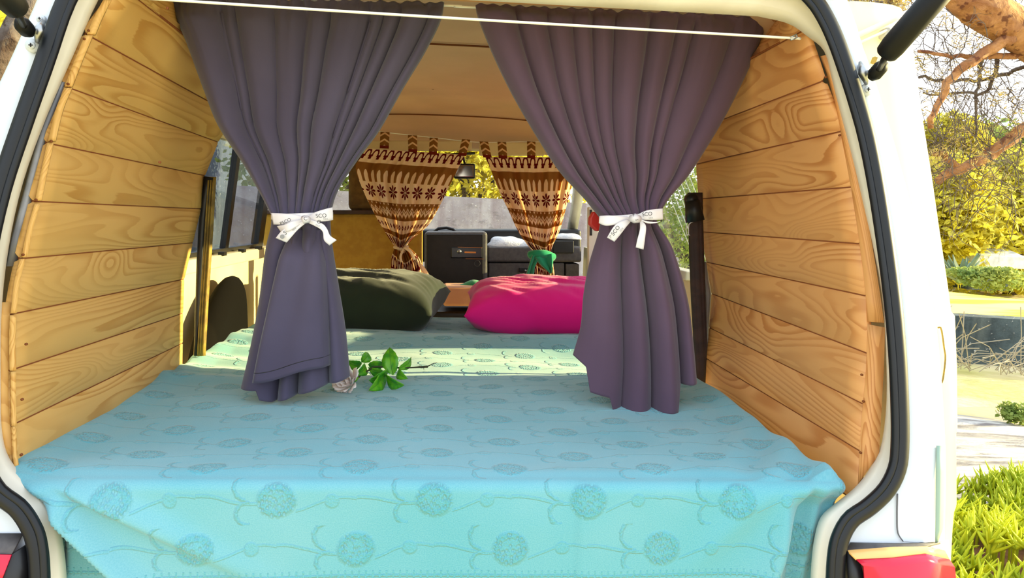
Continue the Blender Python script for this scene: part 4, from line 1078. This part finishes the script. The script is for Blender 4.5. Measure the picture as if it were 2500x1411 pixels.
# ================================================================== OUTDOORS
def ground():
    n = 90; V = []; Fc = []
    for i in range(n+1):
        for j in range(n+1):
            x = -40+100*i/n; y = -25+100*j/n; V.append(Vector((x, y, 0)))
    for i in range(n):
        for j in range(n): k = i*(n+1)+j; Fc.append((k, k+n+1, k+n+2, k+1))
    o = mk('ground', V, Fc, M_ground); tag(o, kind='structure')
ground()
def slab(name, pxs, z, h, mat, kind='structure', n=30, rgh=.03):
    # quad patch on height z from four picture corners, noise relief
    c = [atz(x, y, z) for x, y in pxs]; V = []; Fc = []
    for i in range(n+1):
        for j in range(n+1):
            a, b = i/n, j/n; P = (c[0]*(1-a)+c[1]*a)*(1-b)+(c[3]*(1-a)+c[2]*a)*b
            V.append(P+Vector((0, 0, h*min(1, 6*min(a, 1-a, b, 1-b))+rgh*noise.noise(P*1.3))))
    for i in range(n):
        for j in range(n): k = i*(n+1)+j; Fc.append((k, k+1, k+n+2, k+n+1))
    o = mk(name, V, Fc, mat); o['kind'] = kind; return o
slab('rock_path', [(2000,990),(3300,1100),(3300,1400),(2000,1210)], 0.0, .05, M_rock)
# retaining wall and terrace
A = atz(2000, 862, 0); B = atz(3400, 960, 0); up = Vector((0, 0, .46)); back = Vector((-.3, 1, 0)).normalized()
m_ = MB(); m_.hexa([A, B, B+back*.35, A+back*.35], [A+up, B+up, B+up+back*.35, A+up+back*.35]); m_.f = [f[::-1] for f in m_.f]
tw = m_.build('retaining_wall', M_stone); tag(tw, 'low dark stone wall behind the bright sand on the right', 'wall')
m_ = MB(); m_.hexa([A+back*.34+up*.85, B+back*.34+up*.85, B+back*26+up*.85, A+back*26+up*.85], [A+back*.34+up*.98, B+back*.34+up*.98, B+back*26+up*.98, A+back*26+up*.98])
M_terr = Mat('yellow_terrace_grass', (1,1,1), .95); o_ = M_terr.coord('Object'); x_, y_, z_ = M_terr.xyz(o_)
nn = M_terr.noise(M_terr.comb(x_*.4, y_*1.6, 0), 1.1, 4); M_terr.color(M_terr.mix(nn.ss(.42, .56), srgb(232,206,30), srgb(216,178,120)))
tg = m_.build('terrace_ground', M_terr.m); tag(tg, kind='structure')
# brambles along the wall
rnd = random.Random(5); m_ = MB()
for k in range(260):
    a = rnd.random(); p = A*(1-a)+B*a-back*rnd.uniform(.45, .9)+Vector((0, 0, .03)); d = Vector((rnd.uniform(-1, 1), rnd.uniform(-.6, .1), rnd.uniform(.1, .8))).normalized()*rnd.uniform(.25, .7)
    m_.tube([p, p+d*.5+Vector((0, 0, .08)), p+d], .004, 4, False)
tag(m_.build('bramble_thicket', M_bramble), 'tangle of dry pale brambles at the foot of the stone wall', 'brambles', kind='stuff')

def foliage(mb, c, r, n, size, rnd, flat=1.0, aspect=1.0):
    for _ in range(n):
        while True:
            v = Vector((rnd.uniform(-1, 1), rnd.uniform(-1, 1), rnd.uniform(-1, 1)))
            if .2 < v.length < 1: break
        v = v*(.55+.45*rnd.random()) if rnd.random() < .3 else v.normalized()*(.7+.3*rnd.random())
        k = 1+.25*noise.noise(v*3+Vector(c)); p = Vector(c)+Vector((v.x*r[0], v.y*r[1], v.z*r[2]))*k
        a = Vector((rnd.gauss(0, 1), rnd.gauss(0, 1), rnd.gauss(0, 1))).normalized(); b = a.orthogonal().normalized(); s = size*rnd.uniform(.5, 1.3)
        mb.add([p-a*s*aspect, p+b*s*.6, p+a*s*aspect, p-b*s*.6], [(0, 1, 2, 3)])
def bush(name, c, r, n, size, mat, label, cat, seed, trunk=True, group=None):
    rnd = random.Random(seed); root = empty(name, (c[0], c[1], 0 if c[2]-r[2] < .3 else 0), label, cat, group)
    mb = MB(); foliage(mb, c, r, n, size, rnd)
    for _ in range(5):
        cc = Vector(c)+Vector((rnd.uniform(-.7, .7)*r[0], rnd.uniform(-.7, .7)*r[1], rnd.uniform(-.3, .7)*r[2])); foliage(mb, cc, tuple(q*.5 for q in r), n//4, size, rnd)
    mb.build('tree_foliage', mat, root)
    if trunk:
        m_ = MB(); m_.tube([Vector((c[0], c[1], 0)), Vector((c[0]+.1, c[1], c[2]*.6)), Vector((c[0], c[1], c[2]))], [.14, .11, .06], 8)
        for q in range(4):
            a = q*1.6; m_.tube([Vector((c[0], c[1], c[2]*.6)), Vector(c)+Vector((math.cos(a)*r[0]*.6, math.sin(a)*r[1]*.6, r[2]*.3))], [.06, .02], 6)
        m_.build('tree_trunk', M_barkg, root, True)
    return root
def tree_px(px, py, Y, rx, rz, n, size, mat, label, seed, group=None):
    c = at(px, py, Y); return bush('garden_tree', c, (rx, rx*.8, rz), n, size, mat, label, 'tree', seed, group=group)
gy = 'yellow lit trees beyond the terrace'
labs = ['yellow lit tree just beyond the van door on the right', 'broad yellow green tree at the right edge of the picture', 'low yellow bush mass above the small tin shed', 'olive green tree high behind the pine branch', 'yellow tree behind the right of the shed']
tree_px(2300,560,13,1.5,1.3,5200,.085,M_fyel,labs[0],1,gy); tree_px(2480,560,14,1.9,1.5,6500,.09,M_fyel,labs[1],2,gy); tree_px(2400,620,16,1.7,1.0,4200,.09,M_fyel,labs[2],3,gy)
tree_px(2440,420,20,2.2,1.6,4800,.12,M_fgrn,labs[3],4,gy); tree_px(2560,500,16,2.0,1.8,5000,.1,M_fyel,labs[4],5,gy)
tree_px(2300,400,17,1.6,1.0,3000,.10,M_fyel,'yellow tree peeping past the top of the sliding door',6,gy)
# shed
c = at(2395,640,12.5); m_ = MB(); m_.box(c+Vector((0,0,-.25)), (.7,.6,.5)); sh = empty('tin_shed', (c.x, c.y, .45), 'tiny shed with a shiny tin roof among the yellow trees', 'shed')
m_.build('shed_wall', M_stone, sh); m_ = MB(); m_.box(c+Vector((0,-.1,.12)), (1.0,.8,.22), Matrix.Rotation(.25,3,'X')); m_.build('shed_roof', M_tin, sh)
# agave and small shrub
ag = empty('agave_plant', atz(2345,690,.46), 'grey green agave growing on the terrace beside the van door', 'plant'); m_ = MB(); rnd = random.Random(9); b_ = atz(2345,690,.45)
for k in range(26):
    a = k*2.4; e = rnd.uniform(.25, .95); d = Vector((math.cos(a)*(1.05-e), math.sin(a)*(1.05-e), e)).normalized()*rnd.uniform(.4, .6); s = d.cross(Vector((0,0,1))).normalized()*.05
    m_.add([b_-s*.6, b_+s*.6, b_+d*.5+s, b_+d, b_+d*.5-s], [(0,1,2,3,4)])
solid(m_.build('agave_leaves', M_agave, ag), .02)
q = atz(2425,702,.46); bush('ground_shrub', (q.x, q.y, .58), (.55,.4,.18), 1500, .035, M_fgrn, 'low dark shrub in the middle of the yellow terrace', 'shrub', 12, trunk=False)
q = atz(2482,1040,.02); bush('ground_shrub', (q.x, q.y, .1), (.13,.1,.07), 500, .016, M_fgrn, 'small green tuft on the sand near the grey rock', 'shrub', 13, trunk=False)
# ice plant: fleshy leaves in clumps, uncountable
rnd = random.Random(21); m_ = MB()
def spike(mb, p, d, r):
    mb.tube([p, p+d*.5+Vector((0, 0, .004)), p+d+Vector((0, 0, .012))], [r*.8, r, r*.15], 5, False)
for k in range(1500):
    y0 = rnd.uniform(.4, 2.05); x0 = rnd.uniform(1.02+.0*y0, 3.4)
    if (Vector((x0, y0, 0))-CAM).y < .5: continue
    hh = .05+.16*abs(noise.noise(Vector((x0*2.2, y0*2.2, 0))))+.05*rnd.random(); p = Vector((x0, y0, hh))
    for q in range(6):
        a = rnd.uniform(0, 6.3); e = rnd.uniform(.3, 1.2); d = Vector((math.cos(a)*math.cos(e), math.sin(a)*math.cos(e), math.sin(e)))*rnd.uniform(.05, .10); spike(m_, p, d, .007)
    m_.tube([Vector((x0, y0, -.01)), p], .005, 4, False)
tag(m_.build('ice_plant_carpet', M_ice, None, True), 'carpet of lime green fleshy ice plant beside the van on the right', 'plants', kind='stuff')
slab('plant_bed_soil', [(2150,1230),(3400,1330),(3400,1900),(2150,1800)], 0, .03, noisy('reddish_soil', srgb(140,96,70), srgb(96,58,40), 9, .95, 30, .6, .02))

# pine tree: trunk outside the frame on the right, limbs reaching in
pine = empty('pine_tree', (4.4, 3.9, 0), 'pine tree whose orange barked limb enters at the top right corner', 'tree')
D3 = 2.6
limb0 = at(2295,-40,D3); limb1 = at(2400,22,D3); limb2 = at(2520,95,D3+.1)
m_ = MB(); m_.tube(resample([Vector((4.4,3.9,-.05)), Vector((4.35,3.8,1.2)), Vector((4.1,3.5,2.0)), Vector((3.4,3.0,2.25)), limb2, limb1, at(2330,-30,D3), at(2200,-190,D3)], 40), [.20,.19,.19,.18,.17,.17,.16,.15,.15,.14,.14,.13,.13,.12,.12,.12,.115,.115,.11,.11,.11,.11,.11,.105,.105,.10,.10,.10,.10,.10,.09,.09,.09,.08,.08,.07,.07,.06,.05,.04], 16)
m_.build('tree_trunk', M_bark, pine, True)
def branch(pts, r0, r1, mat, nm='tree_branch', wob=.010):
    P = resample([at(x, y, Y) for x, y, Y in pts], 18); rnd = random.Random(int(pts[0][0]))
    P = [p+Vector((rnd.uniform(-wob, wob), 0, rnd.uniform(-wob, wob))) for p in P]
    m_ = MB(); m_.tube(P, [r0+(r1-r0)*i/17 for i in range(18)], 8); return m_.build(nm, mat, pine, True), P
bs = []
bs.append(branch([(2470,95,2.6),(2440,105,2.6),(2400,130,2.6),(2345,165,2.6),(2310,210,2.6),(2285,260,2.6),(2268,310,2.6)], .035, .014, M_bark))
bs.append(branch([(2520,120,2.7),(2460,138,2.7),(2400,135,2.7),(2330,138,2.7),(2240,124,2.7)], .020, .008, M_bark))
bs.append(branch([(2530,300,2.9),(2480,330,2.9),(2440,365,2.9),(2400,388,2.9),(2350,410,2.9),(2290,440,2.9)], .040, .024, M_bark))
bs.append(branch([(2340,412,2.9),(2318,395,2.9),(2300,378,2.9),(2278,376,2.9)], .020, .012, M_bark))
bs.append(branch([(2510,160,3.1),(2440,188,3.1),(2370,196,3.1),(2300,196,3.1),(2245,187,3.1)], .012, .007, M_barkg))
bs.append(branch([(2432,140,3.0),(2425,190,3.0),(2405,226,3.0),(2350,228,3.0),(2250,228,3.0)], .013, .005, M_barkg))
bs.append(branch([(2397,145,3.0),(2392,180,3.0),(2385,228,3.0),(2380,330,3.0)], .013, .006, M_barkg))
bs.append(branch([(2455,345,2.9),(2430,355,2.9),(2400,368,2.9)], .010, .006, M_bark))
bs.append(branch([(2220,-60,3.2),(2190,-10,3.2),(2150,20,3.2),(2100,70,3.2)], .05, .02, M_bark))
# twigs
rnd = random.Random(33); m_ = MB()
def twig(px, py, Y, L, bias=None):
    a = rnd.uniform(0, 6.28) if bias is None else bias+rnd.gauss(0, .5); p = at(px, py, Y); pts = [p]
    for k in range(4):
        a += rnd.gauss(0, .45); p = p+Vector((math.cos(a), rnd.uniform(-.3, .3), math.sin(a)))*L/4; pts.append(p)
        if rnd.random() < .8:
            b = a+rnd.choice((-1, 1))*rnd.uniform(.5, 1.0); m_.tube([p, p+Vector((math.cos(b), 0, math.sin(b)))*L*.18, p+Vector((math.cos(b+.2), 0, math.sin(b+.2)))*L*.3], .0010, 3, False)
    m_.tube(pts, [.0022, .002, .0017, .0014, .001], 4, False)
for k in range(300):
    x = rnd.uniform(2235, 2510); y = rnd.uniform(-10, 420); twig(x, y, rnd.uniform(2.5, 3.6), rnd.uniform(.12, .35))
for k in range(230): twig(rnd.uniform(2065, 2235), rnd.uniform(-20, 95), rnd.uniform(2.9, 3.8), rnd.uniform(.1, .3))
for k in range(110): twig(rnd.uniform(2270, 2510), rnd.uniform(300, 520), rnd.uniform(2.8, 3.3), rnd.uniform(.15, .4))
tw_ = m_.build('twigs', M_barkg, pine); tw_['kind'] = 'stuff'
m_ = MB(); rnd2 = random.Random(3)
for k in range(60):
    x = rnd2.uniform(2240, 2500); y = rnd2.uniform(0, 430); c = at(x, y, rnd2.uniform(2.6, 3.4)); foliage(m_, c, (.06,.06,.05), 60, .005, rnd2, aspect=3)
for k in range(50):
    c = at(rnd2.uniform(2070, 2220), rnd2.uniform(-10, 60), rnd2.uniform(3.0, 3.6)); foliage(m_, c, (.08,.08,.06), 80, .006, rnd2, aspect=3)
nd = m_.build('needle_tufts', M_need, pine); nd['kind'] = 'stuff'

# left side: leaning trunk and yellow foliage
lt = empty('leaning_tree', (at(-420,1100,2.2).x, 2.2, 0), 'leaning tree trunk with yellow leaves at the upper left corner', 'tree')
P = [at(190,-260,2.2), at(80,-10,2.2), at(35,70,2.2), at(-20,190,2.2), at(-140,440,2.2), at(-300,800,2.2)]; e = P[-1].copy(); P.append(Vector((e.x-.5, 2.2, 0)))
m_ = MB(); m_.tube(resample(P, 26), .045, 12); m_.build('tree_trunk', M_barkg, lt, True)
m_ = MB(); rnd = random.Random(8)
for k in range(60):
    c = at(rnd.uniform(-140, 90), rnd.uniform(-60, 330), rnd.uniform(2.6, 4.5)); foliage(m_, c, (.16,.16,.16), 70, .028, rnd)
m_.build('tree_foliage', M_fyel, lt)['kind'] = 'stuff'

# wall and trees seen through the windscreen and windows
A = at(560,452,8.5); B = at(1900,520,8.9); 
m_ = MB(); A2 = Vector((A.x, A.y, 0)); B2 = Vector((B.x, B.y, 0)); bk_ = Vector((0, .25, 0))
m_.hexa([A2, B2, B2+bk_, A2+bk_], [A, B, B+bk_, A+bk_]); m_.f = [f[::-1] for f in m_.f]
tag(m_.build('boundary_wall', M_conc), 'stained grey concrete wall seen through the windscreen', 'wall')
for i, (px, py, Y, rx, rz, mt_, lb) in enumerate([(1130,400,10.5,1.5,1.0,M_fyel,'yellow tree over the concrete wall, beside the mirror'),(1300,380,11,1.8,1.2,M_fyel,'tree over the concrete wall, behind the right patterned curtain'),(900,380,11.5,1.8,1.1,M_fgrn,'tree over the concrete wall, behind the left patterned curtain')]):
    tree_px(px, py, Y, rx, rz, 3800, .06, mt_, lb, 40+i, 'trees behind the concrete wall')
# right window view: mesh fence and shrubs
c = at(1650,500,3.4); bush('garden_shrub', (c.x+.6, 4.2, 1.0), (.8,.7,1.1), 12000, .017, M_fgrn, 'green shrub seen through the gap right of the right curtain', 'shrub', 51, trunk=True)
fr = empty('wire_fence', (1.7, 2.75, 0), 'wire mesh fence seen through the right side window', 'fence'); m_ = MB()
for k in range(26):
    m_.tube([Vector((1.0+k*.03, 2.75, .2)), Vector((1.0+k*.03+.7, 2.75, 1.7))], .0022, 4); m_.tube([Vector((1.0+k*.03, 2.752, 1.7)), Vector((1.0+k*.03+.7, 2.752, .2))], .0022, 4)
m_.build('fence_mesh', M_steel, fr)
for x in (1.0, 2.45): MB().tube([Vector((x, 2.75, 0)), Vector((x, 2.75, 1.75))], .02, 8).build('fence_post', M_steel, fr, True)
# left: grey blue wall
m_ = MB(); m_.box((-4.2, 10.0, 1.9), (.25, 24, 3.8)); tag(m_.build('garden_wall', concrete('blue_grey_render', srgb(88,100,118), srgb(74,84,102), srgb(110,116,130))), 'grey rendered wall outside the left side window', 'wall')
